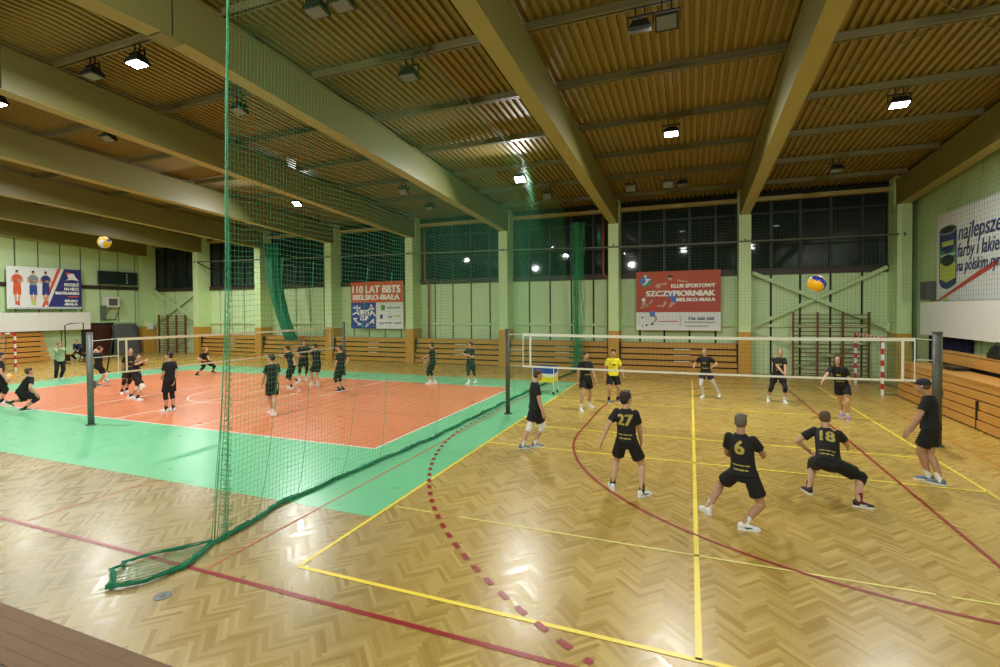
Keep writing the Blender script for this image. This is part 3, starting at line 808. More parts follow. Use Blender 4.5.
# poster with three footballers' silhouettes and a navy field, left wall
XW = XL + 0.5
b = Sheet('poster', 'wide white and navy poster with three standing sportsmen on the left wall', 'poster', (XW, 16.96, 3.31), (0, 1, 0), 3.92, 2.65, M['ban_white'])
b.area('navy_field', M['ban_navy'], [(2.05, 0.14), (3.92, 0.14), (3.92, 2.65), (2.95, 2.65)]); b.area('orange_stripe', M['ban_orange'], [(1.72, 0.14), (1.86, 0.14), (2.78, 2.65), (2.6, 2.65)])
b.rect('grey_strip', M['ink_grey'], 0, 3.92, 0, 0.02)
for (x, tone, sh) in ((0.5, 'ban_orange', 'ban_orange'), (1.3, 'ban_white', 'ban_blue'), (1.95, 'ban_navy', 'ban_navy')):
    h = 1.0
    b.figure([(M['ink_skin'], 0.006, [circ(x, 2.28, 0.09), L_(0, (x - 0.1, 0.9), (x - 0.06, 0.45), 0.06, 0.05), L_(0, (x + 0.1, 0.9), (x + 0.06, 0.45), 0.06, 0.05), L_(0, (x - 0.24, 2.0), (x - 0.26, 1.68), 0.045, 0.04), L_(0, (x + 0.24, 2.0), (x + 0.26, 1.68), 0.045, 0.04)]), (M['ink_skin'], 0.0085, [L_(0, (x - 0.24, 1.72), (x + 0.14, 1.82), 0.04, 0.035), L_(0, (x + 0.24, 1.72), (x - 0.14, 1.76), 0.04, 0.035)]),
              (M[tone] if tone != 'ban_white' else M['ink_grey'], 0.0065, [[(x - 0.24, 2.02), (x - 0.1, 2.16), (x + 0.1, 2.16), (x + 0.24, 2.02), (x + 0.17, 1.5), (x - 0.17, 1.5)]]), (M[sh], 0.0075, [[(x - 0.19, 1.5), (x + 0.19, 1.5), (x + 0.2, 0.9), (x + 0.02, 0.9), (x, 1.1), (x - 0.02, 0.9), (x - 0.2, 0.9)]]),
              (M['ban_orange'] if tone != 'ban_white' else M['ink_lime'], 0.0075, [L_(0, (x - 0.06, 0.5), (x - 0.05, 0.28), 0.05, 0.06), L_(0, (x + 0.06, 0.5), (x + 0.07, 0.24), 0.05, 0.06)]), (M['ink_black'], 0.0075, [circ(x, 2.36, 0.07)])])
b.area('logo', M['ink'], [(2.98, 1.9), (3.2, 2.0), (3.1, 2.3), (3.3, 2.38), (3.5, 2.36), (3.62, 2.1), (3.8, 1.9), (3.4, 1.96)], 0.01); b.disc('logo_dot', M['ban_orange'], 3.14, 2.36, 0.1, 0.1, 0.014)
b.text('PRZYJDŹ', M['ink'], 3.78, 1.52, 0.26, 0.84, 0.025, 'RIGHT'); b.text('NA MECZ', M['ink'], 3.78, 1.24, 0.25, 0.84, 0.025, 'RIGHT'); b.text('SIATKARSKI', M['ink'], 3.78, 0.96, 0.25, 1.35, 0.025, 'RIGHT')
b.rect('orange_print', M['ban_orange'], 3.14, 3.74, 0.78, 0.86, 0.01); b.text('BIELSKO', M['ink'], 3.7, 0.46, 0.22, 0.74, 0.02, 'RIGHT'); b.text('-BIAŁA', M['ink'], 3.7, 0.24, 0.22, 0.8, 0.02, 'RIGHT')
q = MB(); x = 0.15
while x < 3.8:
    q.prism([(x, 0.05, 0), (x + 0.09, 0.05, 0), (x + 0.09, 0.1, 0), (x, 0.1, 0)], (0, 0, 0.002)); x += 0.15
b.put(q, 'small_lettering', M['ink_grey'], 0.006)

# paint banner on the right wall
YR = 22.75
b = Sheet('banner', 'white paint advertising banner with a paint can on the right wall', 'banner', (8.48, YR, 3.28), (0, -1, 0), 6.5, 3.15, M['ban_white'])
class _Can:                                       # the printed can is drawn on a unit 1.55 times as wide
    def area(s, n, m, pts, l=0.004): b.area(n, m, [(x * 1.55, y) for x, y in pts], l)
    def rect(s, n, m, x0, x1, y0, y1, l=0.004): b.rect(n, m, x0 * 1.55, x1 * 1.55, y0, y1, l)
    def disc(s, n, m, cx, cy, rx, ry, l=0.006): b.disc(n, m, cx * 1.55, cy, rx * 1.55, ry, l)
c_ = _Can()
c_.area('can_body', M['ink_blue'], [(0.14, 0.66), (0.24, 0.5), (0.5, 0.42), (0.8, 0.48), (0.94, 0.62), (0.94, 2.5), (0.14, 2.5)])
c_.area('can_label', M['ink_green'], [(0.18, 1.35), (0.9, 1.35), (0.9, 2.1), (0.18, 2.1)], 0.007); c_.area('can_label', M['ink_lime'], [(0.18, 0.8), (0.5, 0.66), (0.9, 0.8), (0.9, 1.35), (0.18, 1.35)], 0.008)
c_.rect('can_band', M['ban_white'], 0.18, 0.9, 1.6, 1.66, 0.01); c_.disc('can_label', M['ink_blue'], 0.54, 2.0, 0.34, 0.3, 0.009); c_.disc('can_label', M['ink_black'], 0.54, 1.44, 0.3, 0.2, 0.01)
c_.rect('can_name_plate', M['ink_lime'], 0.28, 0.8, 1.95, 2.12, 0.012); c_.disc('can_lid', M['ink_grey'], 0.54, 2.5, 0.42, 0.17, 0.01); c_.disc('can_lid_inside', M['ink_black'], 0.54, 2.52, 0.35, 0.11, 0.012)
b.text('najlepsze', M['ink_blue'], 1.58, 2.05, 0.78, 2.5, 0.012, shear=0.25); b.text('farby i lakiery', M['ink_blue'], 1.54, 1.48, 0.66, 2.9, 0.01, shear=0.25); b.text('na polskim rynku', M['ink_blue'], 1.5, 1.0, 0.56, 3.0, 0.01, shear=0.25)
b.area('red_stripe', M['ink_red'], [(0.0, 0.02), (0.3, 0.02), (3.9, 1.06), (3.9, 1.26)], 0.006); b.rect('green_tag', M['ink_lime'], 0.56, 0.92, 0.02, 0.12, 0.008)
q = MB()
for k in range(30):
    x = 0.4 + k * 0.11; y = 0.1 + (x - 0.0) * 0.292
    q.prism([(x, y, 0), (x + 0.07, y + 0.02, 0), (x + 0.07, y + 0.09, 0), (x, y + 0.07, 0)], (0, 0, 0.002))
b.put(q, 'small_lettering', M['ban_white'], 0.01)

def long_board(label, x, y0, y1, z0, z1, sgn):
    t = thing('backing_board', label, 'board', (x, (y0 + y1) / 2, z0)); w = (y1 - y0) / 2
    m = MB(); n = max(2, round((y1 - y0) / 2.4))
    for k in range(n): m.box(-0.03, 0.03, -w + 2 * w * k / n + 0.004, -w + 2 * w * (k + 1) / n - 0.004, 0, z1 - z0)
    m.build('panel', M['white'], t)
    m = MB()
    for k in range(n + 1): m.box(min(0, sgn * 0.55), max(0, sgn * 0.55), -w + 2 * w * k / n - 0.03, -w + 2 * w * k / n + 0.03, 0.3, 0.36)
    m.build('wall_bracket', M['steel'], t)
long_board('long plain white board under the sportsmen poster', XL + 0.75, 12.0, 21.25, 1.92, 3.08, -1)
long_board('long plain white board under the paint banner', 8.15, 14.5, 23.1, 2.05, 3.26, 1)

# ------------------------------------------------------------------ left wall fittings
t = thing('scoreboard', 'dark green scoreboard with a column of small white marks on the left wall', 'scoreboard', (XL + 0.2, 23.4, 5.08))
m = MB(); m.box(-0.08, 0.08, -1.3, 1.28, 0, 0.95); m.build('case', mat('scoreboard face', rgb(26, 44, 42), 0.4), t)
for k in range(4):
    m = MB(); m.box(0.081, 0.09, 0.5, 0.58, 0.12 + 0.2 * k, 0.2 + 0.2 * k); m.build('digit_mark', M['white'], t)
t = thing('fan_heater', 'white boxed air heater on a bracket under the scoreboard', 'heater', (XL + 0.05, 22.8, 3.45))
m = MB(); m.box(0.1, 0.55, -0.42, 0.42, 0, 0.72); m.build('case', M['white'], t)
m = MB(); m.box(0.551, 0.57, -0.28, 0.28, 0.1, 0.6); m.build('grille', M['mats'], t)
m = MB(); m.box(0, 0.5, -0.5, -0.45, -0.9, 0.1); m.box(0, 0.06, -0.5, 0.5, -0.95, -0.88); m.bar((0.02, 0.45, -0.9), (0.5, 0.45, 0), 0.04, 0.04); m.bar((0.02, -0.4, -0.9), (0.5, -0.1, 0), 0.04, 0.04); m.build('bracket', M['steel'], t)
d = struct(bpy.data.objects.new('door_1', None)); COL.objects.link(d); d.location = (XL + 0.02, 22.1, 0)
m = MB(); m.box(0, 0.07, -0.85, 0.85, 0, 2.22); m.build('door_leaf', M['doorbrown'], d)
m = MB(); m.box(0, 0.1, -0.98, -0.85, 0, 2.3); m.box(0, 0.1, 0.85, 0.98, 0, 2.3); m.box(0, 0.1, -0.98, 0.98, 2.22, 2.32); m.build('door_frame', M['mullion'], d)
m = MB(); m.box(0.07, 0.12, 0.6, 0.72, 1.0, 1.03); m.build('door_handle', M['steel'], d)
for i, (y, h, lean) in enumerate(((23.15, 2.15, 0.42), (23.5, 2.2, 0.3))):
    t = thing('gym_mat', ('front' if i == 0 else 'rear') + ' grey gym mat leaning on the left wall by the brown door', 'mat', (XL + 0.45 - 0.25 * i, y + 0.35, 0))
    m = MB(); m.loft([[(lean, -0.75, 0), (lean + 0.2, -0.75, 0.02), (0.2, -0.75, h), (0, -0.75, h)], [(lean, 0.65, 0), (lean + 0.2, 0.65, 0.02), (0.2, 0.62, h), (0, 0.62, h)], [(lean, 0.75, 0.1), (lean + 0.18, 0.75, 0.1), (0.18, 0.74, h - 0.2), (0, 0.74, h - 0.2)]])
    m.build('padding', M['mats'], t)
    m = MB(); m.box(lean * 0.5 + 0.16, lean * 0.5 + 0.22, -0.2, 0.2, h * 0.5, h * 0.5 + 0.05); m.build('handle', M['black'], t)
t = thing('fuse_box', 'small white box high on the corner pillar', 'box', (-38.668, YP + 0.45, 1.75))
m = MB(); m.box(0.0, 0.14, -0.2, 0.2, 0, 0.5); m.build('case', M['white'], t); m = MB(); m.box(0.14, 0.15, -0.16, 0.16, 0.05, 0.42); m.build('lid', M['ban_white'], t)
# bleacher on the left wall
t = thing('bleacher', 'wooden bleacher under the white board on the left wall', 'bleacher', (XL + 1.2, 15.0, 0))
for k in range(6):
    m = MB(); m.box(-0.1 - 0.16 * k, 0.08 - 0.16 * k, -3.2, 3.7, 0.04 + k * 0.31, 0.29 + k * 0.31); m.build('bench_board', M['benchy'], t)
m = MB(); m.box(-1.1, -0.95, -3.15, 3.65, 0, 1.7); m.build('bleacher_frame', M['black'], t)
# metal frame and bench by the wall
t = thing('metal_frame', 'thin black metal frame standing beside the left bleacher', 'frame', (-34.9, 18.4, 0))
m = MB(); m.tube([(0, -0.5, 0), (0, -0.5, 2.3), (0.15, -0.3, 2.42), (0, 0.45, 2.42), (0, 0.45, 0)], 0.03, 8); m.build('frame_tube', M['black'], t)
m = MB(); m.tube([(-0.5, -0.5, 0.03), (0.5, -0.5, 0.03)], 0.025, 8); m.tube([(-0.5, 0.45, 0.03), (0.5, 0.45, 0.03)], 0.025, 8); m.tube([(-0.45, 0.45, 0.05), (0, 0.45, 1.2)], 0.02, 8); m.build('foot_bar', M['black'], t)
t = thing('gym_bench', 'low bench under the bent-over person in the navy jacket', 'bench', (-36.95, 19.78, 0))
m = MB(); m.box(-0.2, 0.2, -0.9, 0.9, 0.4, 0.45); m.build('seat', M['bench'], t)
for s_ in (-0.7, 0.7):
    m = MB(); m.box(-0.18, 0.18, s_ - 0.04, s_ + 0.04, 0, 0.4); m.build('leg', M['black'], t)
t = thing('slanted_pole', 'thin black pole leaning beside the left end of the far net', 'pole', (-27.95, 16.1, 0))
m = MB(); m.tube([(0, 0, 0.02), (0.42, 0.1, 2.05)], 0.035, 8); m.build('tube', M['black'], t)
m = MB(); m.tube([(0, 0, 0), (0, 0, 0.03)], 0.16, 14); m.build('foot', M['black'], t)

# ------------------------------------------------------------------ right wall fittings
t = thing('bleacher', 'long wooden bleacher along the right wall', 'bleacher', (6.65, 16.0, 0))
Y0, Y1 = -6.5, 4.65
for k in range(5):
    for a, b2 in ((Y0, -0.35), (-0.28, Y1)) if k < 3 else ((Y0, Y1),):
        m = MB(); m.box(0.02 * k, 0.1 + 0.02 * k, a, b2, 0.04 + k * 0.235, 0.245 + k * 0.235); m.build('bench_board', M['benchy'], t)
m = MB(); m.box(0.06, 0.85, Y0, Y1, 1.17, 1.21); m.build('seat_board', M['benchy'], t)
m = MB(); m.box(0.95, 1.02, Y0, Y1, 1.3, 1.62); m.box(0.95, 1.35, Y0, Y1, 1.6, 1.64); m.build('rear_board', M['benchy'], t)
m = MB(); m.box(0.12, 1.35, Y0 + 0.02, Y1 - 0.02, 0, 1.16); m.box(1.03, 1.35, Y0 + 0.02, Y1 - 0.02, 1.16, 1.58); m.box(0.0, 0.12, -0.345, -0.285, 0.02, 0.72); m.build('bleacher_frame', M['black'], t)
t = thing('curtain', 'dark navy curtain on the right wall behind the bleacher', 'curtain', (XR - 0.12, 22.2, 0.0))
m = MB()
pts = [(0.05 * math.sin(k * 1.9), -1.5 + 3.0 * k / 60) for k in range(61)]
m.loft([[(x, y, z) for x, y in pts] + [(x + 0.03, y, z) for x, y in pts[::-1]] for z in (0.05, 2.05)]); m.build('cloth', M['navy'], t)
m = MB(); m.tube([(0, -1.6, 2.08), (0, 1.6, 2.08)], 0.02, 8); m.build('rod', M['steel'], t)
t = thing('equipment_bag', 'black bag on the upper bench of the right bleacher', 'bag', (7.82, 17.35, 1.64))
m = MB(); m.ell((0, 0, 0.19), 0.14, 0.36, 0.2); m.box(-0.13, 0.13, -0.3, 0.3, 0, 0.15); me = remesh(m, 0.03); link_mesh('body', me, M['black'], t)
m = MB(); m.tube([(0, -0.15, 0.36), (0, -0.08, 0.45), (0, 0.08, 0.45), (0, 0.15, 0.36)], 0.012, 6); m.build('handle', M['black'], t)
t = thing('flat_case', 'flat dark case lying on the right bleacher seat', 'case', (7.3, 18.6, 1.215))
m = MB(); m.box(-0.2, 0.2, -0.6, 0.5, 0, 0.09); m.build('body', M['black'], t); m = MB(); m.box(-0.23, -0.2, -0.1, 0.1, 0.02, 0.06); m.build('handle', M['steel'], t)
t = thing('wall_speaker', 'grey box on the right wall left of the paint banner', 'box', (XR - 0.02, 23.55, 3.35))
m = MB(); m.box(-0.35, 0, -0.3, 0.3, 0, 0.7); m.build('case', M['steel'], t); m = MB(); m.box(-0.37, -0.35, -0.24, 0.24, 0.06, 0.64); m.build('grille', M['mats'], t)

# ------------------------------------------------------------------ goals
def goal(label, x, y0, y1, sgn):
    t = thing('handball_goal', label, 'goal', (x, (y0 + y1) / 2, 0)); w = (y1 - y0) / 2
    def striped(name, a, b, n, first=0):
        m = MB(); a, b = Vector(a), Vector(b)
        for k in range(n): m.bar(a + (b - a) * k / n, a + (b - a) * (k + 1) / n, 0.08, 0.08, (k + first) % 2)
        m.build(name, [M['white'], M['red']], t)
    striped('post', (0, -w, 0), (0, -w, 2.04), 10); striped('post', (0, w, 0), (0, w, 2.04), 10); striped('crossbar', (0, -w, 2.0), (0, w, 2.0), 15, 1)
    m = MB()
    for s_ in (-w, w): m.tube([(0, s_, 2.0), (sgn * 0.8, s_, 1.9), (sgn * 1.0, s_, 0.03), (0, s_, 0.03)], 0.02, 6)
    m.tube([(sgn * 1.0, -w, 0.03), (sgn * 1.0, w, 0.03)], 0.02, 6); m.build('rear_frame', M['steel'], t)
    m = MB(); n = int(2 * w / 0.12)
    for k in range(n + 1):
        y = -w + 2 * w * k / n; m.tube([(0, y, 1.98), (sgn * 0.8, y, 1.88), (sgn * 1.0, y, 0.03)], 0.003, 3, caps=False)
    for k in range(17):
        z = 0.1 + 0.11 * k; xx = sgn * (1.0 - 0.2 * z / 1.9); m.tube([(0, -w, z), (xx, -w, z), (xx, w, z), (0, w, z)], 0.003, 3, caps=False)
    m.build('netting', M['tape'] if sgn < 0 else M['netgreen'], t)
goal('red and white goal standing near the right bleacher', 6.26, 20.8, 23.8, 1)
goal('red and white goal at the far left edge', -33.28, 11.83, 14.83, -1)

# ------------------------------------------------------------------ volleyball nets and their posts
def net_post(label, x, y, h, m_, r=0.066):
    t = thing('net_post', label, 'post', (x, y, 0))
    m = MB(); m.tube([(0, 0, 0), (0, 0, h)], r, 14); m.build('tube', m_, t, True)
    m = MB(); m.tube([(0, 0, 0), (0, 0, 0.03)], r + 0.05, 16); m.build('floor_collar', M['steel'], t)
    m = MB(); m.tube([(0, 0, h), (0, 0, h + 0.03)], r + 0.006, 14); m.build('cap', m_, t)
    m = MB(); m.box(-0.04, 0.04, r - 0.01, 0.12, 1.0, 1.2); m.tube([(0.04, 0.09, 1.1), (0.14, 0.09, 1.1), (0.14, 0.09, 1.22)], 0.012, 6); m.build('winch', M['steel'], t)
net_post('grey post at the left end of the nearer net', -5.02, 13.51, 2.48, M['greypost'])
m_right = net_post('weathered grey post at the right end of the nearer net', 5.08, 13.57, 2.5, M['greypost'], 0.09)
net_post('steel post standing alone in front at the left', -15.26, 8.38, 2.5, M['steel'], 0.075)
net_post('slim post at the far end of the left net, behind a player', -15.4, 19.05, 2.5, M['greypost'])

def volley_net(label, a, b, z0, z1, pa, pb, sag=0.03, cord=0.0022, tape='tape'):
    """net from a to b; pa and pb are the posts it is tied to"""
    a, b = Vector((*a, 0)), Vector((*b, 0)); L = (b - a).length; d = (b - a) / L
    t = thing('volleyball_net', label, 'net', ((a + b) / 2).to_tuple()); o = (a + b) / 2
    P = lambda s_, z: a + d * s_ - o + Vector((0, 0, z))
    sg = lambda s_: -sag * 4 * (s_ / L) * (1 - s_ / L)
    N = 24
    def band(name, zc, h, m_):
        m = MB(); n_ = Vector((-d.y, d.x, 0)) * 0.004
        m.loft([[P(L * k / N, zc - h / 2 + sg(L * k / N)) - n_, P(L * k / N, zc - h / 2 + sg(L * k / N)) + n_, P(L * k / N, zc + h / 2 + sg(L * k / N)) + n_, P(L * k / N, zc + h / 2 + sg(L * k / N)) - n_] for k in range(N + 1)])
        m.build(name, m_, t)
    band('top_tape', z1 - 0.04, 0.075, M[tape]); band('bottom_tape', z0 + 0.03, 0.05, M[tape])
    m = MB(); n = int(L / 0.1)
    for k in range(n + 1):
        s_ = L * k / n; m.tube([P(s_, z0 + sg(s_)), P(s_, z1 - 0.05 + sg(s_))], cord, 4, caps=False)
    for q in range(1, int((z1 - z0) / 0.1)):
        z = z0 + q * 0.1; m.tube([P(L * k / N, z + sg(L * k / N)) for k in range(N + 1)], cord, 4, caps=False)
    m.build('netting', M['netdark'], t)
    n_ = Vector((-d.y, d.x, 0)) * 0.006
    for s_ in (0.22, L - 0.22):
        m = MB(); m.loft([[P(s_ - 0.025, z) - n_, P(s_ + 0.025, z) - n_, P(s_ + 0.025, z) + n_, P(s_ - 0.025, z) + n_] for z in (z0, z1 - 0.02)]); m.build('side_band', M[tape], t)
    for s_ in (0.0, L):
        m = MB(); m.tube([P(s_, z0), P(s_, z1)], 0.012, 8); m.build('end_rod', M[tape], t)
    for s_, q in ((0.0, pa), (L, pb)):
        e = Vector((*q, 0)) - o
        for zz, dz in ((z1 - 0.02, -0.03), ((z0 + z1) / 2, 0), (z0 + 0.03, 0)):
            m = MB(); m.tube([P(s_, zz), e + Vector((0, 0, zz + dz))], 0.007, 6); m.build('tie_rope', M['tape'], t)
volley_net('volleyball net across the wooden court on the right', (-4.54, 13.52), (4.68, 13.57), 1.4, 2.39, (-5.02, 13.51), (5.08, 13.57))
volley_net('volleyball net across the orange court on the left', (-15.3, 9.12), (-15.4, 18.3), 1.32, 2.34, (-15.26, 8.38), (-15.4, 19.05), tape='tape_beige')

# ------------------------------------------------------------------ the green dividing net
PATH = [(4.2, -5.95), (4.75, -5.86), (5.93, -6.08), (7.79, -5.95), (10.18, -5.76), (14.7, -5.73), (20, -5.6), (23.4, -5.3), (24.6, -5.2)]
def bottom_x(y):
    for (a, xa), (b, xb) in zip(PATH, PATH[1:]):
        if y <= b: return xa + (xb - xa) * (y - a) / (b - a)
    return PATH[-1][1]
def net_point(y, u):
    """u: 0 at the floor, 1 at the rail"""
    top = zbeam(y) + 0.95
    z = 0.03 + (top - 0.03) * u
    x = -5.85 + (bottom_x(y) + 5.85) * (1 - u) ** 2 + 0.05 * math.sin(y * 2.3 + u * 2) * (1 - u) + 0.1 * math.sin(PI * u) * math.sin(y * 0.9)
    y += (0.24 - 0.24 * (1 - u) ** 3) * max(0, 1 - (y - 4.75) / 1.5)
    return Vector((x, y + 0.03 * math.sin(u * 9 + y) * (1 - u), z - 0.035 * math.sin(y * 3.1) * u))
t = thing('divider_net', 'tall green net dividing the hall, hanging from the ceiling to the floor', 'net', (-5.85, 14, 0))
O = Vector((-5.85, 14, 0))
m = MB(); y = 4.75
while y < 23.9:
    m.tube([net_point(y, k / 16) - O for k in range(17)], 0.0015, 3, caps=False); y += 0.075
z = 0.0
while z < 1.0:
    pts = []
    y = 4.75
    while y < 23.9:
        pts.append(net_point(y, z) - O - Vector((0, 0, 0.012 if len(pts) % 2 else 0))); y += 0.3
    m.tube(pts, 0.0021, 3, caps=False); z += 0.0085
m.build('netting', M['netgreen'], t)
m = MB(); m.tube([(0, -9.3, zbeam(4.7) + 0.95), (0, -7.4, zbeam(RIDGE) + 0.95), (0, 9.95, zbeam(23.95) + 0.95)], 0.02, 6); m.build('top_cable', M['steel'], t)
# near edge: a bundle of cords that spreads near the floor
random.seed(5)
m = MB()
for k in range(6):
    pts = []
    for q in range(21):
        u = q / 20; p = net_point(4.75, u); sp = 0.008 + 0.05 * (1 - u) ** 3
        pts.append(p - O + Vector((math.sin(k * 2.4) * sp + 0.006 * math.sin(q * 2 + k), math.cos(k * 2.4) * sp * 1.6 + 0.16 * (1 - u) ** 4 * (k - 3) / 4, 0)))
    m.tube(pts, 0.0045, 5)
for k in range(3):                                # knots of the drawn-up meshes between the edge cords
    pts = []
    for q in range(360):
        u = (q / 359) ** 1.4; p = net_point(4.75, u); sp = 0.012 + 0.06 * (1 - u) ** 2
        pts.append(p - O + Vector((sp * math.sin(q * 2.1 + k * 2), sp * math.cos(q * 1.7 + k) + 0.1 * (1 - u) ** 4, 0)))
    m.tube(pts, 0.0028, 3, caps=False)
m.build('edge_rope', M['netgreen'], t, True)
for y0, y1, k in ((5.4, 5.9, 0), (6.2, 6.6, 1), (7.3, 7.9, 2), (8.3, 8.6, 3), (10.5, 10.9, 4), (16, 16.2, 5)):
    m = MB(); m.tube([net_point(y0 + (y1 - y0) * (q / 14) ** 0.6, (q / 14) * 0.42) + Vector((0.02, 0, 0)) - O for q in range(15)], 0.0035, 5); m.build('fold_cord', M['netgreen'], t, True)
m = MB()
pts, rs = [], []
P2 = [(3.43, -6.02), (3.55, -5.84), (3.69, -5.73), (4.01, -5.68), (4.35, -5.78), (4.59, -5.87)] + PATH[1:]
y = 3.43
while y < 23.85:
    for (a, xa), (b, xb) in zip(P2, P2[1:]):
        if a <= y <= b: x = xa + (xb - xa) * (y - a) / (b - a)
    pts.append(Vector((x + 0.02 * math.sin(y * 5), y, 0.035)) - O); rs.append(0.05 + 0.018 * math.sin(y * 7) + (0.01 if y < 6 else 0)); y += 0.12
def bunch(path, rad, n, r, flat=0.5, seed=1):
    """loosely twisted cords and knots along a path: netting drawn together"""
    rnd = random.Random(seed); q = MB()
    for k in range(n):
        a0, w0, f0 = rnd.uniform(0, 6.28), rnd.uniform(0.2, 1.0), rnd.uniform(0.5, 1.6)
        out = []
        for i, p in enumerate(path):
            t_ = (path[min(i + 1, len(path) - 1)] - path[max(i - 1, 0)]); sd = Vector((t_.y, -t_.x, 0)).normalized()
            a1 = a0 + i * f0 + rnd.uniform(-0.5, 0.5); rr = rad * w0 * (0.75 + 0.35 * math.sin(i * 0.7 + a0))
            out.append(p + sd * rr * math.cos(a1) + Z * max(-0.03, rr * flat * math.sin(a1)))
        q.tube(out, r, 4, caps=False)
    return q
Z = Vector((0, 0, 1))
bunch(pts, 0.068, 26, 0.0055, 0.45, 2).build('bunched_hem', M['netbunch'], t, True)
# loose tail of the net lying on the floor
tail = [Vector(p) - O for p in ((-5.9, 4.6, 0.05), (-5.98, 4.5, 0.045), (-6.1, 4.36, 0.04), (-6.25, 4.2, 0.035), (-6.34, 4.07, 0.035), (-6.4, 3.95, 0.035), (-6.45, 3.85, 0.035), (-6.36, 3.8, 0.035), (-6.4, 3.7, 0.035), (-6.2, 3.6, 0.035), (-6.1, 3.52, 0.035), (-6.02, 3.44, 0.035))]
bunch(tail, 0.045, 16, 0.005, 0.6, 3).build('loose_hem', M['netbunch'], t, True)
m = MB()
for k in range(26):
    a = k / 25; p = Vector((-6.42 + 0.5 * a, 3.78 + 0.75 * a, 0.015)); q = Vector((-5.98 + 0.3 * a ** 0.5 - 0.2 * a, 3.48 + 1.0 * a, 0.015))
    m.tube([p - O, (p + q) / 2 + Vector((0.02 * math.sin(k * 2), 0.02 * math.cos(k * 3), 0.012)) - O, q - O], 0.003, 3, caps=False)
for k in range(5):
    a = (k + 0.5) / 5; m.tube([Vector((-6.4 + 0.4 * a + 0.48 * s_ - 0.05 * a, 3.76 - 0.24 * a + 0.8 * s_, 0.018)) - O for s_ in [q / 10 for q in range(11)]], 0.003, 3, caps=False)
m.build('loose_netting', M['netgreen'], t)

def net_bundle(name, label, x, y, z0, z1, r0, r1, drift=(0, 0), m_=None):
    """netting drawn together into one hanging pleated bundle"""
    m = MB(); rings = []; n = 40; lv = 14
    for q in range(lv + 1):
        u = q / lv; z = z0 + (z1 - z0) * u; rad = r0 + (r1 - r0) * u
        cx, cy_ = drift[0] * (1 - u) ** 2.2, drift[1] * (1 - u)
        rings.append([(cx + rad * (1 + 0.22 * math.sin(k * 5 + q * 0.5)) * math.cos(2 * PI * k / n), cy_ + 0.6 * rad * (1 + 0.25 * math.cos(k * 7 - q * 0.4)) * math.sin(2 * PI * k / n), z) for k in range(n)])
    m.loft(rings)
    o = m.build(name, m_ or M['netpile'], None, True, None); o.location = (x, y, 0)
    return tag(o, label, 'net')
net_bundle('gathered_net', 'dense green net gathered into a bundle high behind the left players', -25.1, 24.2, 1.2, 7.4, 0.42, 0.5, (1.5, 0))
t = thing('gathered_net', 'end of the dividing net gathered beside the rear bleacher, behind the ball cart', 'net', (-5.3, 24.35, 0))
m = MB()
for k in range(60):
    a = k * 2.4; r = 0.06 + 0.34 * ((k * 37) % 60) / 60
    m.tube([(r * math.cos(a) * (0.75 + 0.35 * math.sin(q * 0.8 + k)), 0.3 * r * math.sin(a), 0.03 + 7.4 * q / 14) for q in range(15)], 0.006, 3, caps=False)
for q in range(74):
    z = 0.05 + 0.1 * q; m.tube([(0.34 * math.cos(2 * PI * k / 12), 0.1 * math.sin(2 * PI * k / 12), z + 0.05 * math.sin(k * 2.0 + q)) for k in range(12)], 0.005, 3, closed=True)
m.build('netting', M['netgreen'], t)
m = MB(); m.ell((0, 0, 0.1), 0.42, 0.25, 0.14); m.build('floor_heap', M['netpile'], t, True)

# ------------------------------------------------------------------ balls, cart, floor socket
def ball(label, x, y, z, r=0.105, rot=(0, 0, 0)):
    """three-colour ball: swirled panels by face sector"""
    m = MB(); m.ell((0, 0, 0), r, r, r, None, 36, 18)
    o = m.build('volleyball', [M['ballyellow'], M['ballblue'], M['ballwhite']], None, True)
    for p in o.data.polygons:
        c = p.center; a = math.atan2(c.y, c.x) + 2.2 * c.z / r * 0.6
        k = int((a / (2 * PI) * 6) % 6); p.material_index = (0, 0, 1, 0, 0, 2)[k]
    o.location = (x, y, z); o.rotation_euler = rot
    return tag(o, label, 'ball')
ball('blue, white and yellow volleyball in the air in front of the left wall', -10.03, 5.78, 4.36, 0.105, (0.5, 1.2, 0.3))
ball('yellow volleyball in the air above the right-hand net', 1.68, 8.17, 3.42, 0.12, (0.2, 0.3, 2.6))
ball('ball held by the player cut off at the left edge', -21.5, 9.42, 0.92, 0.105, (0.3, 0.6, 0.2))
t = thing('ball_cart', 'blue, white and yellow ball cart by the net behind the left player', 'cart', (-5.0, 17.45, 0))
def cart_ring(z, s_): return [(-0.4 * s_, -0.3 * s_, z), (0.4 * s_, -0.3 * s_, z), (0.4 * s_, 0.3 * s_, z), (-0.4 * s_, 0.3 * s_, z)]
for nm, z0, z1, mm in (('cloth_band', 0.42, 0.62, 'cartyellow'), ('cloth_band', 0.62, 0.74, 'ballwhite'), ('cloth_band', 0.74, 0.96, 'cartblue')):
    m = MB()
    a, b2 = cart_ring(z0, 0.9 + 0.1 * (z0 - 0.42) / 0.54), cart_ring(z1, 0.9 + 0.1 * (z1 - 0.42) / 0.54)
    m.add(a + b2, [(i, (i + 1) % 4, 4 + (i + 1) % 4, 4 + i) for i in range(4)] + ([(0, 1, 2, 3)] if z0 < 0.5 else [])); m.build(nm, M[mm], t)
for sx in (-1, 1):
    for sy in (-1, 1):
        m = MB(); m.tube([(0.38 * sx, 0.28 * sy, 0.06), (0.4 * sx, 0.3 * sy, 0.98)], 0.014, 6); l = m.build('leg', M['white'], t)
        w_ = MB(); w_.tube([(0.38 * sx, 0.28 * sy - 0.015, 0.045), (0.38 * sx, 0.28 * sy + 0.015, 0.045)], 0.045, 12); w_.build('castor', M['black'], l)
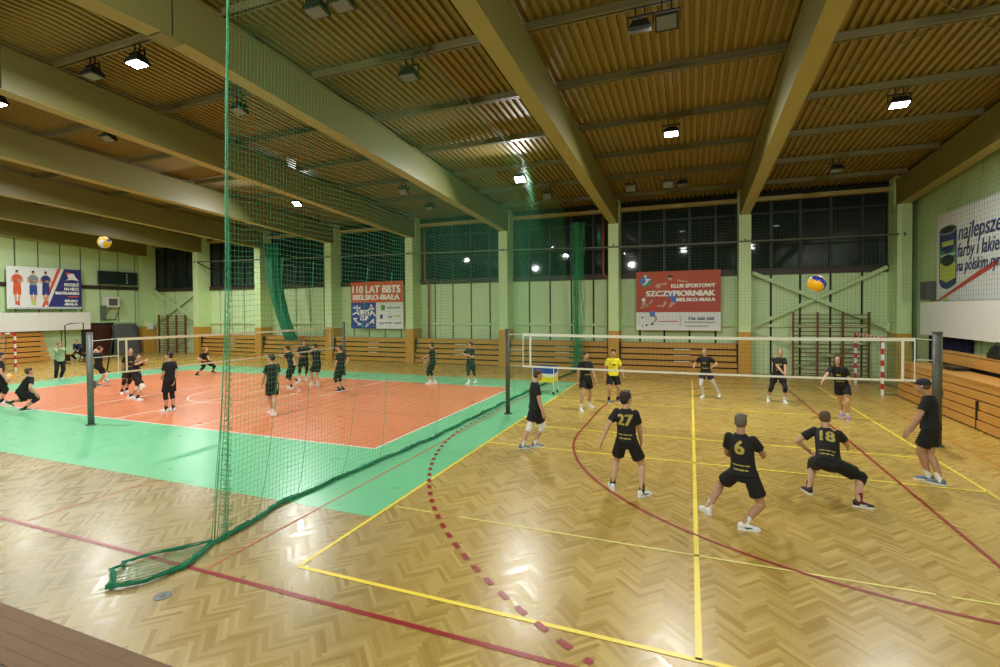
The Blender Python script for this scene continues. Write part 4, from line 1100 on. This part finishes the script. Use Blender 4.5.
m = MB(); m.tube([Vector(p) for p in cart_ring(0.98, 1.0)], 0.015, 6, closed=True); m.build('rim', M['ballblue'], t)
for i, (dx, dy) in enumerate(((-0.2, -0.12), (0.12, -0.14), (0.26, 0.08), (-0.08, 0.12))):
    ball(['leftmost', 'front middle', 'rightmost', 'rear'][i] + ' ball in the blue and yellow ball cart', -5.0 + dx, 17.45 + dy, 0.86, 0.105, (i, 0.5 * i, 0.2))
t = thing('floor_socket', 'round grey metal cover let into the floor by the net tail', 'cover', (-5.33, 3.57, 0.0))
m = MB(); m.tube([(0, 0, -0.01), (0, 0, 0.006)], 0.085, 20); m.build('plate', M['steel'], t)
m = MB(); m.tube([(0, 0, 0.006), (0, 0, 0.009)], 0.03, 12); m.build('lift_ring', M['greypost'], t)
POSES = {
 'p27': (8.3,1.73,(-1.26,8.5,0.0),(-0.71,8.32,0.0),(-1.0,8.42,0.84),(-1.01,8.42,1.38),(-1.01,8.43,1.55),(-1.39,8.27,0.86),(-0.76,8.67,0.66),40,0),
 'p6': (20.3,1.78,(0.22,7.98,0.0),(0.74,7.53,0.0),(0.72,7.86,0.68),(0.68,7.86,1.21),(0.68,7.86,1.44),(0.67,8.22,0.8),(1.02,8.2,0.87),0,0),
 'p18': (22.7,1.86,(1.82,9.44,0),(2.47,9.01,0.0),(2.07,9.21,0.58),(2.11,9.55,1.02),(2.08,9.54,1.22),(1.88,9.73,0.63),(2.54,9.98,0.65),0,-5),
 'pcap': (-59.8,1.84,(3.89,10.81,0.0),(3.99,10.64,0.0),(3.94,10.74,0.93),(3.91,10.74,1.48),(3.76,10.69,1.68),(3.55,10.53,0.91),(3.69,10.75,0.93),0,0),
 'p5': (57.8,1.78,(-3.42,10.22,0.0),(-3.2,10.47,0.0),(-3.22,10.4,0.88),(-3.22,10.41,1.42),(-3.12,10.45,1.68),(-3.21,10.51,0.78),(-3.0,10.27,0.82),0,0),
 'pblk': (138.7,1.8,(-2.94,15.34,0.0),(-3.08,14.64,0.0),(-3.01,15.01,0.89),(-3.03,15.01,1.43),(-2.97,15.03,1.72),(-2.67,15.03,0.75),(-3.23,14.92,0.74),0,0),
 'pyel': (161.7,1.78,(-2.23,16.47,0.0),(-2.5,16.28,0.0),(-2.38,16.38,0.88),(-2.38,16.39,1.42),(-2.35,16.41,1.71),(-2.04,16.46,0.8),(-2.66,16.28,0.8),15,0),
 'pA': (196.6,1.74,(0.94,18.35,0.0),(0.4,18.26,0.0),(0.49,18.25,0.86),(0.47,18.25,1.38),(0.45,18.25,1.61),(0.71,18.07,1.09),(0.11,18.11,1.06),0,0),
 'pB': (173.3,1.78,(2.85,18.06,0.0),(2.39,18.27,0.0),(2.67,18.2,0.88),(2.7,18.22,1.42),(2.76,18.25,1.68),(2.82,17.88,0.93),(2.79,17.87,0.95),0,-10),
 'pgirl': (203.7,1.76,(4.02,15.89,0.0),(3.97,16.27,0.0),(3.92,16.06,0.89),(3.81,16.02,1.4),(3.81,16.02,1.68),(4.11,16.02,0.81),(3.33,15.66,0.99),0,15),
 'l11': (9.3,1.75,(-19.85,8.71,0.18),(-19.44,8.87,0),(-19.56,8.84,0.6),(-19.29,8.95,1.04),(-19.37,8.92,1.17),(-19.39,9.01,0.61),(-18.99,8.95,0.55),0,10),
 'l12': (18.0,1.78,(-21.83,9.15,0),(-21.65,9.3,0.0),(-21.73,9.24,0.89),(-21.7,9.26,1.42),(-21.63,9.29,1.69),(-21.66,9.4,0.9),(-21.37,9.26,0.88),0,0),
 'hood': (101.8,1.76,(-27.14,13.74,0.0),(-26.99,13.46,0.0),(-27.03,13.63,0.87),(-27.03,13.64,1.4),(-27.03,13.64,1.65),(-26.59,13.49,1.4),(-26.72,13.44,1.4),0,0),
 'l14': (-0.7,1.76,(-22.69,13.09,0.12),(-23.04,12.95,0.0),(-23.05,12.96,0.81),(-23.02,12.98,1.34),(-22.98,13.0,1.59),(-23.59,13.14,1.43),(-23.46,13.14,1.48),0,0),
 'l15': (106.6,1.74,(-20.11,12.26,0.0),(-19.92,11.97,0.0),(-19.85,12.2,0.86),(-19.82,12.22,1.38),(-19.8,12.23,1.62),(-19.61,12.29,0.8),(-20.12,12.09,0.81),0,15),
 'l16': (52.1,1.74,(-18.66,11.53,0.0),(-17.9,11.28,0.0),(-18.22,11.45,0.76),(-18.26,11.44,1.28),(-18.18,11.47,1.49),(-18.21,11.67,1.27),(-17.86,11.49,1.36),0,25),
 'l17': (-100.3,1.8,(-15.06,10.26,0.0),(-14.98,10.44,0.0),(-15.0,10.38,0.96),(-15.0,10.39,1.5),(-15.0,10.39,1.73),(-15.23,10.29,1.04),(-14.92,10.46,0.93),-30,5),
 'l18': (82.7,1.76,(-22.24,17.63,0.0),(-22.0,16.55,0.0),(-22.15,17.09,0.63),(-21.89,16.89,1.05),(-21.75,16.95,1.29),(-21.43,16.74,0.76),(-21.65,16.6,0.75),20,0),
 'l19': (-76.2,1.8,(-11.7,11.14,0.0),(-11.3,10.85,0.0),(-11.5,11.01,0.93),(-11.5,11.02,1.47),(-11.54,11.01,1.71),(-11.89,10.96,0.8),(-11.37,11.06,0.81),-20,0),
 'l20': (-109.3,1.74,(-14.48,15.08,0.24),(-14.72,14.99,0.0),(-14.66,15.02,0.89),(-14.77,14.99,1.4),(-14.85,14.97,1.56),(-15.22,15.03,1.27),(-14.4,14.91,1.01),0,0),
 'l21': (131.9,1.82,(-15.97,17.17,0.0),(-16.04,16.83,0.0),(-15.96,17.03,0.91),(-15.94,17.05,1.46),(-15.94,17.06,1.75),(-15.45,16.97,1.28),(-15.92,16.84,1.1),0,0),
 'l22': (-76.8,1.76,(-14.67,16.09,0),(-14.34,16.06,0.0),(-14.41,16.12,0.87),(-14.45,16.12,1.4),(-14.54,16.09,1.67),(-14.84,16.29,1.39),(-14.58,16.06,0.76),-25,0),
 'l23': (-94.3,1.78,(-12.52,15.12,0.0),(-12.53,15.36,0.0),(-12.51,15.26,0.89),(-12.51,15.27,1.42),(-12.53,15.27,1.69),(-12.72,15.18,0.77),(-12.45,15.4,0.95),-20,0),
 'l24': (-109.1,1.76,(-10.16,17.91,0.0),(-10.02,18.1,0.0),(-10.05,18.04,0.88),(-10.06,18.05,1.41),(-10.1,18.03,1.64),(-10.45,17.99,1.07),(-10.29,17.84,0.88),0,10),
 'l25': (-164.7,1.74,(-8.37,18.66,0.0),(-8.55,18.31,0.0),(-8.51,18.49,0.91),(-8.52,18.49,1.43),(-8.51,18.5,1.66),(-8.58,18.3,1.22),(-8.8,18.27,1.26),30,5),
 'l26': (-211.9,1.76,(-36.66,19.72,0.16),(-37.11,19.54,0.0),(-36.84,19.66,0.61),(-36.62,19.41,1.02),(-36.74,19.37,1.22),(-36.09,19.18,0.64),(-36.27,19.05,0.64),0,20),
}

# ------------------------------------------------------------------ people
Z = Vector((0, 0, 1))
def ik(a, c, l1, l2, pole):
    """middle joint of a two-bone limb from a towards c, bent towards pole; also the reachable end"""
    d = c - a; L = d.length
    if L > (l1 + l2) * 0.995: c = a + d * ((l1 + l2) * 0.995 / L); d = c - a; L = d.length
    if L < abs(l1 - l2) + 0.05: L = abs(l1 - l2) + 0.05; c = a + (d.normalized() if d.length > 1e-6 else Z * -1) * L; d = c - a
    x = (l1 * l1 - l2 * l2 + L * L) / (2 * L); h = math.sqrt(max(0, l1 * l1 - x * x)); u = d / L
    p = pole - u * pole.dot(u)
    p = p.normalized() if p.length > 1e-4 else Vector((0, 1, 0))
    return a + u * x + p * h, c

def ringE(c, ax, ay, rx, ry, n=18, front=0.0):
    return [c + ax * (rx * math.cos(2 * PI * k / n)) + ay * (ry * math.sin(2 * PI * k / n) * (1 + front * max(0, math.sin(2 * PI * k / n)))) for k in range(n)]

def person(key, label, near=False, top='jersey', bottom='shorts', shoe='shoe', sock='sock', hair='hairdark', hairstyle='short', skin='skin', number=None, knee=None, legging=None, foot_turn=(0, 0), lift=(0, 0), short_len=0.70, sleeve=0.62, prints=True, elbow=(0, 0), cap=False, hands_mode='relaxed', group=None):
    hdg, h, fL, fR, pel, sh, hd, hL, hR, hyaw, hpitch = POSES[key]
    a = R(hdg)
    fw = Vector((math.sin(a), math.cos(a), 0)); rt = Vector((fw.y, -fw.x, 0))
    pel, sh, hd, hL, hR = (Vector(v) for v in (pel, sh, hd, hL, hR))
    up = (sh - pel).normalized(); sh = pel + up * 0.30 * h
    tf = up.cross(rt).normalized()                 # chest direction
    hdv = (hd - sh).normalized(); hdv = (hdv + up * 0.3 + Z * 0.5).normalized()
    hc = sh + hdv * 0.120 * h + tf * 0.012 * h
    ya = R(-hyaw); hf = Matrix.Rotation(ya, 3, 'Z') @ fw; hr = Vector((hf.y, -hf.x, 0))
    hf = (Matrix.Rotation(R(hpitch), 3, hr) @ hf).normalized(); hu = hr.cross(hf).normalized()
    org = Vector(((fL[0] + fR[0]) / 2, (fL[1] + fR[1]) / 2, 0))
    legs, arms = [], []
    for sgn, f, turn, lf in ((-1, fL, foot_turn[0], lift[0]), (1, fR, foot_turn[1], lift[1])):
        fd = Matrix.Rotation(R(-turn - 8 * sgn), 3, 'Z') @ fw
        hip = pel + rt * sgn * 0.052 * h
        g = Vector(f); g.z = max(0, g.z)
        ank = g - fd * 0.05 + Z * (0.085 + (0.03 if g.z > 0.05 else 0))
        kneeP, ank2 = ik(hip, ank, 0.245 * h, 0.24 * h, fw + rt * sgn * 0.25 + fd * 0.4)
        pitch = 0.0
        if g.z > 0.05 or (ank2 - ank).length > 0.05: pitch = 0.6
        legs.append((hip, kneeP, ank2, fd, pitch))
    for sgn, t, eb in ((-1, hL, elbow[0]), (1, hR, elbow[1])):
        s0 = sh + rt * sgn * 0.092 * h - up * 0.012 * h
        el, wr = ik(s0, t, 0.172 * h, 0.15 * h, -fw * 0.7 + rt * sgn * (0.6 + eb) - Z * 0.35)
        arms.append((s0, el, wr))
    V = 0.0075 if near else 0.011
    # ---- body: trunk, limbs, hands, head in one skin
    b = MB()
    T = lambda u, rx, ry, dy=0.0: ringE(pel + up * (u * h) + tf * dy * h, rt, tf, rx * h, ry * h)
    b.loft([T(-0.045, 0.05, 0.045), T(-0.02, 0.08, 0.056), T(0.02, 0.085, 0.06), T(0.09, 0.072, 0.052), T(0.16, 0.08, 0.056), T(0.23, 0.086, 0.06), T(0.28, 0.078, 0.05), T(0.31, 0.05, 0.036), T(0.325, 0.03, 0.03)])
    b.cone(sh - up * 0.01 * h, hc - hu * 0.03 * h - hf * 0.008 * h, 0.034 * h, 0.031 * h)
    for hip, kn, an, fd, pt in legs:
        b.cone(hip, hip.lerp(kn, 0.45), 0.053 * h, 0.047 * h); b.cone(hip.lerp(kn, 0.45), kn, 0.047 * h, 0.033 * h)
        cf = kn.lerp(an, 0.3) - fd * 0.008 * h
        b.cone(kn, cf, 0.032 * h, 0.034 * h); b.cone(cf, an, 0.034 * h, 0.021 * h)
        td = (fd * math.cos(pt) - Z * math.sin(pt)).normalized()
        b.cone(an - Z * 0.03, an + td * 0.13 - Z * 0.045, 0.03, 0.026)
    for i, (s0, el, wr) in enumerate(arms):
        sgn = -1 if i == 0 else 1
        b.cone(s0, el, 0.030 * h, 0.0235 * h); mid = el.lerp(wr, 0.3)
        b.cone(el, mid, 0.0235 * h, 0.0245 * h); b.cone(mid, wr, 0.0245 * h, 0.0155 * h)
        d = (wr - el).normalized()
        side = (fw - d * fw.dot(d)); side = side.normalized() if side.length > 0.15 else (rt * -sgn - d * (rt * -sgn).dot(d)).normalized()
        nrm = d.cross(side)                         # palm normal
        if nrm.dot(rt * -sgn) < 0: nrm = -nrm
        hl = 0.10 * h; pl = hl * 0.5
        b.loft([[wr + d * (pl * q) + side * (w_ * sx) + nrm * (t_ * sy) for sx, sy in ((-1, -1), (1, -1), (1, 1), (-1, 1))] for q, w_, t_ in ((-0.15, 0.026, 0.016), (0.3, 0.036, 0.015), (0.95, 0.041, 0.013))])
        fr_ = 0.0088 if near else 0.0115
        for k, (off, ln) in enumerate(((0.031, 0.42), (0.011, 0.48), (-0.01, 0.45), (-0.031, 0.36))):
            p0 = wr + d * pl * 0.9 + side * off; d1 = (d + nrm * 0.28 + side * off * 3).normalized(); d2 = (d + nrm * 0.85).normalized()
            p1 = p0 + d1 * hl * ln * 0.55; p2 = p1 + d2 * hl * ln * 0.5
            b.cone(p0, p1, fr_, fr_ * 0.95, 8); b.cone(p1, p2, fr_ * 0.95, fr_ * 0.85, 8)
        p0 = wr + d * pl * 0.2 + side * 0.026; p1 = p0 + (side * 0.7 + d * 0.6 + nrm * 0.3).normalized() * 0.035; p2 = p1 + (d * 0.9 + nrm * 0.45 + side * 0.15).normalized() * 0.03
        b.cone(p0, p1, fr_ * 1.25, fr_ * 1.1, 8); b.cone(p1, p2, fr_ * 1.1, fr_ * 0.95, 8)
    H = lambda x, y, z: hc + hr * (x * h) + hf * (y * h) + hu * (z * h)
    hm = Matrix((hr, hf, hu)).transposed()
    b.ell(H(0, -0.006, 0.018), 0.043 * h, 0.053 * h, 0.050 * h, hm)         # cranium
    b.ell(H(0, 0.012, -0.022), 0.036 * h, 0.040 * h, 0.046 * h, hm)         # face and jaw
    b.cone(H(0, 0.03, -0.056), H(0, 0.038, -0.05), 0.012 * h, 0.012 * h)    # chin
    b.cone(H(0, 0.048, 0.004), H(0, 0.060, -0.018), 0.0045 * h, 0.0085 * h) # nose
    for s_ in (-1, 1):
        b.ell(H(0.044 * s_, -0.004, -0.005), 0.006 * h, 0.012 * h, 0.018 * h, hm)
        b.cone(H(0.012 * s_, 0.046, 0.014), H(0.026 * s_, 0.040, 0.013), 0.005 * h, 0.004 * h)   # brows
    me = remesh(b, V, 3)
    me.transform(Matrix.Translation(-org))
    o = link_mesh('person', me, M[skin]); o.location = org
    tag(o, label, 'person', group)
    def kid(name, mb, m, voxel=None, sm=3, smooth=True, parent=o):
        if voxel: me = remesh(mb, voxel, sm); me.transform(Matrix.Translation(-org)); return link_mesh(name, me, m, parent)
        c = mb.build(name, m, None, smooth); c.data.transform(Matrix.Translation(-org)); c.parent = parent; return c
    # face
    for s_ in (-1, 1):
        e = MB(); e.ell(H(0.0175 * s_, 0.0475, 0.003), 0.0065 * h, 0.0045 * h, 0.0042 * h, hm, 10, 6); ey = kid('eye', e, M['eyewhite'])
        e = MB(); e.ell(H(0.0175 * s_, 0.0512, 0.003), 0.0028 * h, 0.0018 * h, 0.0032 * h, hm, 8, 5); kid('iris', e, M['eyedark'], parent=ey)
    e = MB(); e.ell(H(0, 0.0495, -0.034), 0.012 * h, 0.004 * h, 0.0036 * h, hm, 10, 6); kid('mouth', e, M['lip'])
    # hair
    if not cap or True:
        q = MB()
        q.ell(H(0, -0.011, 0.024), 0.0475 * h, 0.054 * h, 0.050 * h, hm)
        if hairstyle == 'short':
            q.ell(H(0, -0.022, 0.0), 0.045 * h, 0.042 * h, 0.042 * h, hm)
            for k in range(7): q.ell(H(-0.03 + 0.01 * k, 0.028, 0.052 - 0.0004 * (k - 3) ** 2), 0.012 * h, 0.016 * h, 0.012 * h, hm, 8, 5)
        elif hairstyle == 'mop':
            q.ell(H(0, -0.014, 0.03), 0.056 * h, 0.062 * h, 0.052 * h, hm); q.ell(H(0, -0.026, 0.0), 0.054 * h, 0.044 * h, 0.056 * h, hm)
            for k in range(26):
                t_ = k * 2.4; z_ = 0.0 + 0.065 * ((k * 7) % 26) / 26; q.ell(H(0.046 * math.cos(t_) * (1 - z_ * 6), -0.012 + 0.05 * math.sin(t_) * (1 - z_ * 5), z_ + 0.01), 0.013 * h, 0.013 * h, 0.015 * h, hm, 8, 5)
        elif hairstyle == 'long':
            q.ell(H(0, -0.022, 0.0), 0.047 * h, 0.043 * h, 0.05 * h, hm)
            for s_ in (-1, 1):
                q.cone(H(0.040 * s_, 0.012, 0.02), H(0.044 * s_, 0.0, -0.07), 0.012 * h, 0.014 * h); q.cone(H(0.044 * s_, 0.0, -0.07), H(0.05 * s_, 0.012, -0.13), 0.014 * h, 0.008 * h)
            q.cone(H(0, -0.04, -0.02), H(0, -0.04, -0.12), 0.034 * h, 0.022 * h)
        elif hairstyle == 'crop':
            q = MB(); q.ell(H(0, -0.010, 0.021), 0.0452 * h, 0.0535 * h, 0.0495 * h, hm); q.ell(H(0, -0.02, 0.0), 0.0435 * h, 0.040 * h, 0.036 * h, hm)
        kid('hair', q, M[hair], 0.008 if near else 0.012, 2)
    if cap:
        q = MB(); q.ell(H(0, -0.008, 0.034), 0.051 * h, 0.058 * h, 0.046 * h, hm); c = kid('cap', q, M['capcloth'])
        q = MB(); q.loft([[H(x, y, 0.03 - 0.01 * (x / 0.04) ** 2 + z) for x, y in ((-0.042, 0.035), (-0.03, 0.078), (0, 0.09), (0.03, 0.078), (0.042, 0.035))] for z in (0.0, 0.006)]); kid('peak', q, M['capcloth'], parent=c)
    # top
    q = MB(); g = 0.010
    q.loft([T(0.0 if top != 'hoodie' else -0.02, 0.108, 0.084), T(0.035, 0.101, 0.078), T(0.09, 0.089 + g * 0.4, 0.068), T(0.16, 0.089 + g * 0.4, 0.069), T(0.23, 0.096, 0.070), T(0.285, 0.088, 0.058), T(0.312, 0.058, 0.046), T(0.328, 0.044, 0.040)])
    for s0, el, wr in arms:
        if sleeve > 1: q.cone(s0, el, 0.043 * h, 0.035 * h); q.cone(el, el.lerp(wr, sleeve - 1), 0.035 * h, 0.027 * h)
        else:
            e = s0.lerp(el, sleeve); d = (e - s0).normalized(); x = d.cross(Z if abs(d.z) < 0.9 else fw).normalized(); y = d.cross(x)
            q.ell(s0, 0.036 * h, 0.036 * h, 0.036 * h)
            q.loft([ringE(c_, x, y, r_, r_, 14) for c_, r_ in ((s0, 0.035 * h), (s0.lerp(e, 0.5), 0.038 * h), (e, 0.041 * h))])
    if top == 'hoodie':
        q.ell(sh + up * 0.03 * h - tf * 0.05 * h, 0.07 * h, 0.04 * h, 0.04 * h, Matrix((rt, tf, up)).transposed())
    jm = {'jersey': 'jersey', 'yellow': 'yellow', 'hoodie': 'hoodie', 'jacket': 'jacket'}[top]
    jo = kid('hoodie' if top == 'hoodie' else 'jacket' if top == 'jacket' else 'jersey', q, M[jm], 0.010 if near else 0.014, 2)
    # lower wear
    q = MB()
    q.loft([T(-0.06, 0.07, 0.06), T(-0.03, 0.094, 0.07), T(0.02, 0.092, 0.068), T(0.05, 0.086, 0.064)])
    for hip, kn, an, fd, pt in legs:
        d = (kn - hip).normalized(); x = d.cross(fw); x = x.normalized() if x.length > 0.1 else rt; y = d.cross(x)
        if short_len > 1:
            e = kn.lerp(an, short_len - 1); q.cone(hip, kn, 0.06 * h, 0.047 * h); q.cone(kn, e, 0.047 * h, 0.038 * h)
        else:
            q.ell(hip, 0.062 * h, 0.062 * h, 0.062 * h)
            q.loft([ringE(c_, x, y, r_, r_, 16) for c_, r_ in ((hip, 0.058 * h), (hip.lerp(kn, short_len * 0.5), 0.061 * h), (hip.lerp(kn, short_len), 0.064 * h))])
    kid('trousers' if short_len > 1 else 'shorts', q, M[{'shorts': 'shorts', 'navy': 'navyshorts', 'trousers': 'shorts'}[bottom]], 0.010 if near else 0.014, 2)
    for i, (hip, kn, an, fd, pt) in enumerate(legs):
        if legging and short_len <= 1:
            q = MB(); q.cone(hip.lerp(kn, 0.5), kn, 0.047 * h, 0.038 * h)
            if legging == 'full': q.cone(kn, kn.lerp(an, 0.3) - fd * 0.008 * h, 0.037 * h, 0.039 * h); q.cone(kn.lerp(an, 0.3) - fd * 0.008 * h, kn.lerp(an, 0.85), 0.039 * h, 0.027 * h)
            else: q.cone(kn, kn.lerp(an, 0.28) - fd * 0.006 * h, 0.037 * h, 0.0375 * h)
            kid('legging', q, M['legwhite'] if legging == 'full' else M['sockblack'])
        kn_m = knee if isinstance(knee, str) or knee is None else knee[i]
        if kn_m:
            q = MB(); q.cone(hip.lerp(kn, 0.82), kn + fd * 0.006, 0.043 * h, 0.044 * h); q.cone(kn + fd * 0.006, kn.lerp(an, 0.2), 0.044 * h, 0.038 * h); kid('knee_pad', q, M[kn_m])
        if short_len <= 1 or short_len < 1.8:
            q = MB(); q.cone(kn.lerp(an, 0.74), an - Z * 0.02, 0.0265 * h, 0.0255 * h); kid('sock', q, M[sock])
        # shoe: upper, sole
        td = (fd * math.cos(pt) - Z * math.sin(pt)).normalized(); sx = Vector((fd.y, -fd.x, 0)); tu = sx.cross(td)
        base = an - tu * 0.085 + td * 0.0
        zz = min((base + td * c_).z for c_ in (-0.07, 0.21))
        if zz < 0: base = base - Z * zz
        P = lambda l, w, z: base + td * l + sx * w + tu * z
        q = MB()
        q.loft([[P(l, wd * math.cos(2 * PI * k / 12), max(0.012, zc + hh * math.sin(2 * PI * k / 12))) for k in range(12)] for l, wd, zc, hh in ((-0.075, 0.016, 0.05, 0.03), (-0.06, 0.034, 0.055, 0.05), (-0.02, 0.04, 0.06, 0.055), (0.03, 0.041, 0.05, 0.05), (0.08, 0.044, 0.038, 0.038), (0.14, 0.048, 0.03, 0.032), (0.18, 0.042, 0.025, 0.026), (0.208, 0.02, 0.022, 0.014))])
        so = kid('shoe', q, M[shoe])
        q = MB(); out = ((-0.08, 0.018), (-0.06, 0.036), (0, 0.042), (0.08, 0.046), (0.14, 0.051), (0.185, 0.043), (0.212, 0.02))
        pts = [(l, w) for l, w in out] + [(l, -w) for l, w in out[::-1]]
        q.loft([[P(l, w, z) for l, w in pts] for z in (0.0, 0.026)]); kid('sole', q, M['shoe'] if shoe != 'shoe' else M['ban_white'], smooth=False, parent=so)
        if near:
            q = MB(); q.loft([[P(l, 0.0445 * s2 * (1.0), z) for s2 in (1, 1.04) for l, z in ((0.02, 0.03), (0.1, 0.04), (0.1, 0.052), (0.0, 0.05))]] * 1 + [[P(l, 0.046 * s2, z) for s2 in (1, 1.04) for l, z in ((0.02, 0.03), (0.1, 0.04), (0.1, 0.052), (0.0, 0.05))]]); kid('side_stripe', q, M['shoeblack'] if shoe == 'shoe' else M['shoe'], smooth=False, parent=so)
    # printed number and sponsor lines, laid onto the cloth
    bvh = BVHTree.FromPolygons([v.co + org for v in jo.data.vertices], [p.vertices[:] for p in jo.data.polygons])
    def press(me, centre, ax, ay, dirv, name, m):
        bm = bmesh.new(); bm.from_mesh(me)
        for v_ax, rng in ((Vector((1, 0, 0)), 14), (Vector((0, 1, 0)), 10)):
            for k in range(-rng, rng + 1):
                bmesh.ops.bisect_plane(bm, geom=bm.verts[:] + bm.edges[:] + bm.faces[:], plane_co=v_ax * (k * 0.025), plane_no=v_ax)
        ok = 0
        for v in bm.verts:
            p = centre + ax * v.co.x + ay * v.co.y
            hit = bvh.ray_cast(p - dirv * 0.6, dirv, 1.2)[0]
            v.co = (hit - dirv * 0.005 if hit else p - dirv * 0.1) - org; ok += 1
        bm.to_mesh(me); bm.free(); c = link_mesh(name, me, m, jo); return c
    if number:
        me = text_mesh(number, 0.25 if len(number) == 2 else 0.27, 0, 'CENTER', 0, 0, None, 0.011)
        press(me, pel + up * 0.175 * h, rt, up, tf, 'back_number', M['gold'])
        for z_, w_, t_ in ((0.085, 0.24, 0.016), (0.05, 0.2, 0.022)):
            q = MB(); n_ = 9
            for k in range(n_):
                x0 = -w_ / 2 + w_ * k / n_; q.quad((x0, -t_ / 2, 0), (x0 + w_ / n_ * (0.9 if k % 3 else 0.6), -t_ / 2, 0), (x0 + w_ / n_ * (0.9 if k % 3 else 0.6), t_ / 2, 0), (x0, t_ / 2, 0))
            press(q.mesh('p'), pel + up * z_ * h, rt, up, tf, 'sponsor_print', M['gold'])
    elif prints:
        for z_, w_, t_ in ((0.20, 0.11, 0.05), (0.1, 0.2, 0.03)):
            q = MB()
            for k in range(4):
                x0 = -w_ / 2 + w_ * k / 4; q.quad((x0, -t_ / 2, 0), (x0 + w_ / 5, -t_ / 2, 0), (x0 + w_ / 5, t_ / 2, 0), (x0, t_ / 2, 0))
            press(q.mesh('p'), pel + up * z_ * h, rt, up, -tf, 'chest_print', M['gold'] if top == 'jersey' else M['jersey'])
    return o

person('p27', 'player with back turned, gold number 27 on a black kit', True, hairstyle='mop', number='27', sock='sockblack', foot_turn=(-20, 25), elbow=(0.3, 0.3))
person('p6', 'player with back turned striding left, number 6 on a black kit', True, hair='hairgrey', hairstyle='short', number='6', foot_turn=(-40, 55), skin='skin2')
person('p18', 'crouching player with back turned, gold number 18 on a black kit', True, hair='hairshort', hairstyle='crop', number='18', shoe='shoeblack', sock='sockred', knee='shorts', foot_turn=(-30, 60), elbow=(0.5, 0.5))
person('pcap', 'player in black kit and dark cap walking left beside the right post', True, cap=True, hairstyle='crop', hair='hairshort', shoe='shoeblue', foot_turn=(0, 0), skin='skin2')
person('p5', 'player in black kit with white knee pads facing right near the left net post', True, hair='hairbrown', shoe='shoeblue', knee='sock', prints=True)
person('pblk', 'player in black kit standing with arms down beside the yellow shirt', hair='hairdark', short_len=0.6)
person('pyel', 'player in bright yellow shirt and black shorts beyond the net', top='yellow', sock='sockblack', shoe='shoeblue', hair='hairdark')
person('pA', 'fair-haired player in black shirt and pale leggings beyond the net', bottom='navy', legging='full', hair='hairfair', short_len=0.5)
person('pB', 'player with joined straight arms ready to receive beyond the net', legging='knee', hair='hairfair', hairstyle='crop', short_len=0.55)
person('pgirl', 'long-haired player with purple shoes looking up beyond the net', hairstyle='long', hair='hairbrown', shoe='shoepurple', short_len=0.55)
person('l11', 'player in black bending low and lunging at the near left corner of the orange court', shoe='shoegreen', sock='sockblack', legging='knee', hair='hairbrown')
person('l12', 'player cut off by the left edge holding a ball', legging='knee', shoe='shoe', sock='sockblack')
person('hood', elbow=(-0.7, -0.7), label='person in grey green hoodie and black trousers with hands at the chin', top='hoodie', sleeve=1.9, short_len=1.92, hair='hairfair', hairstyle='mop', prints=False)
person('l14', 'player in black stepping right with raised hands just behind the lone steel post', shoe='shoeblue', sock='sock', hair='hairbrown', hairstyle='crop')
person('l15', 'player in black looking up beside the end of the left net', knee='sockblack', sock='sockblack', hairstyle='crop', hair='hairbrown')
person('l16', 'player in black with white knee pads reaching up at the left net', knee='sock', sock='sockblack', hair='hairdark')
person('l17', 'tall player in long black kit standing alone in front of the left net', sock='sockblack', shoe='shoe', legging='knee', short_len=0.8)
person('l18', 'player crouching in the far left corner before the bleacher', legging='knee', sock='sockblack', shoe='shoeblack', hair='hairfair')
person('l19', 'player seen from behind closest to the green net, one arm swung left', hair='hairdark', sock='sock', short_len=0.75, elbow=(0.2, 0))
person('l20', 'player in black running left under the left net', sock='sockblack', legging='knee', hair='hairdark')
person('l21', 'player facing the hall at the front of the far bleacher, between two team mates', legging='knee', shoe='shoe')
person('l22', 'player turned away to the left, right of the group of three', sock='sock', short_len=0.75)
person('l23', 'player in black kit and black socks standing by the slim far post', sock='sockblack', shoe='shoeblack', legging='knee')
person('l24', 'player facing left with hands forward, before the fourth bleacher', legging='knee', short_len=0.7)
person('l25', 'player at the back with forearms raised, rightmost on the green floor', legging='knee', short_len=0.75)
person('l26', 'person in navy jacket bending over on a low bench by the left wall', top='jacket', sleeve=1.9, short_len=1.9, hair='hairdark', prints=False)

# ------------------------------------------------------------------ light and view
w = bpy.data.worlds.new('night'); S.world = w; w.use_nodes = True
w.node_tree.nodes['Background'].inputs[0].default_value = (0.02, 0.025, 0.035, 1); w.node_tree.nodes['Background'].inputs[1].default_value = 0.3
S.view_settings.view_transform = 'Standard'
S.view_settings.look = 'None'
S.view_settings.exposure = 0.15
S.view_settings.gamma = 1.0
S.view_settings.use_curve_mapping = False
S.cycles.max_bounces = 8
S.cycles.diffuse_bounces = 5
S.cycles.use_denoising = True
S.cycles.caustics_reflective = False
S.cycles.caustics_refractive = False
S.cycles.sample_clamp_indirect = 8.0
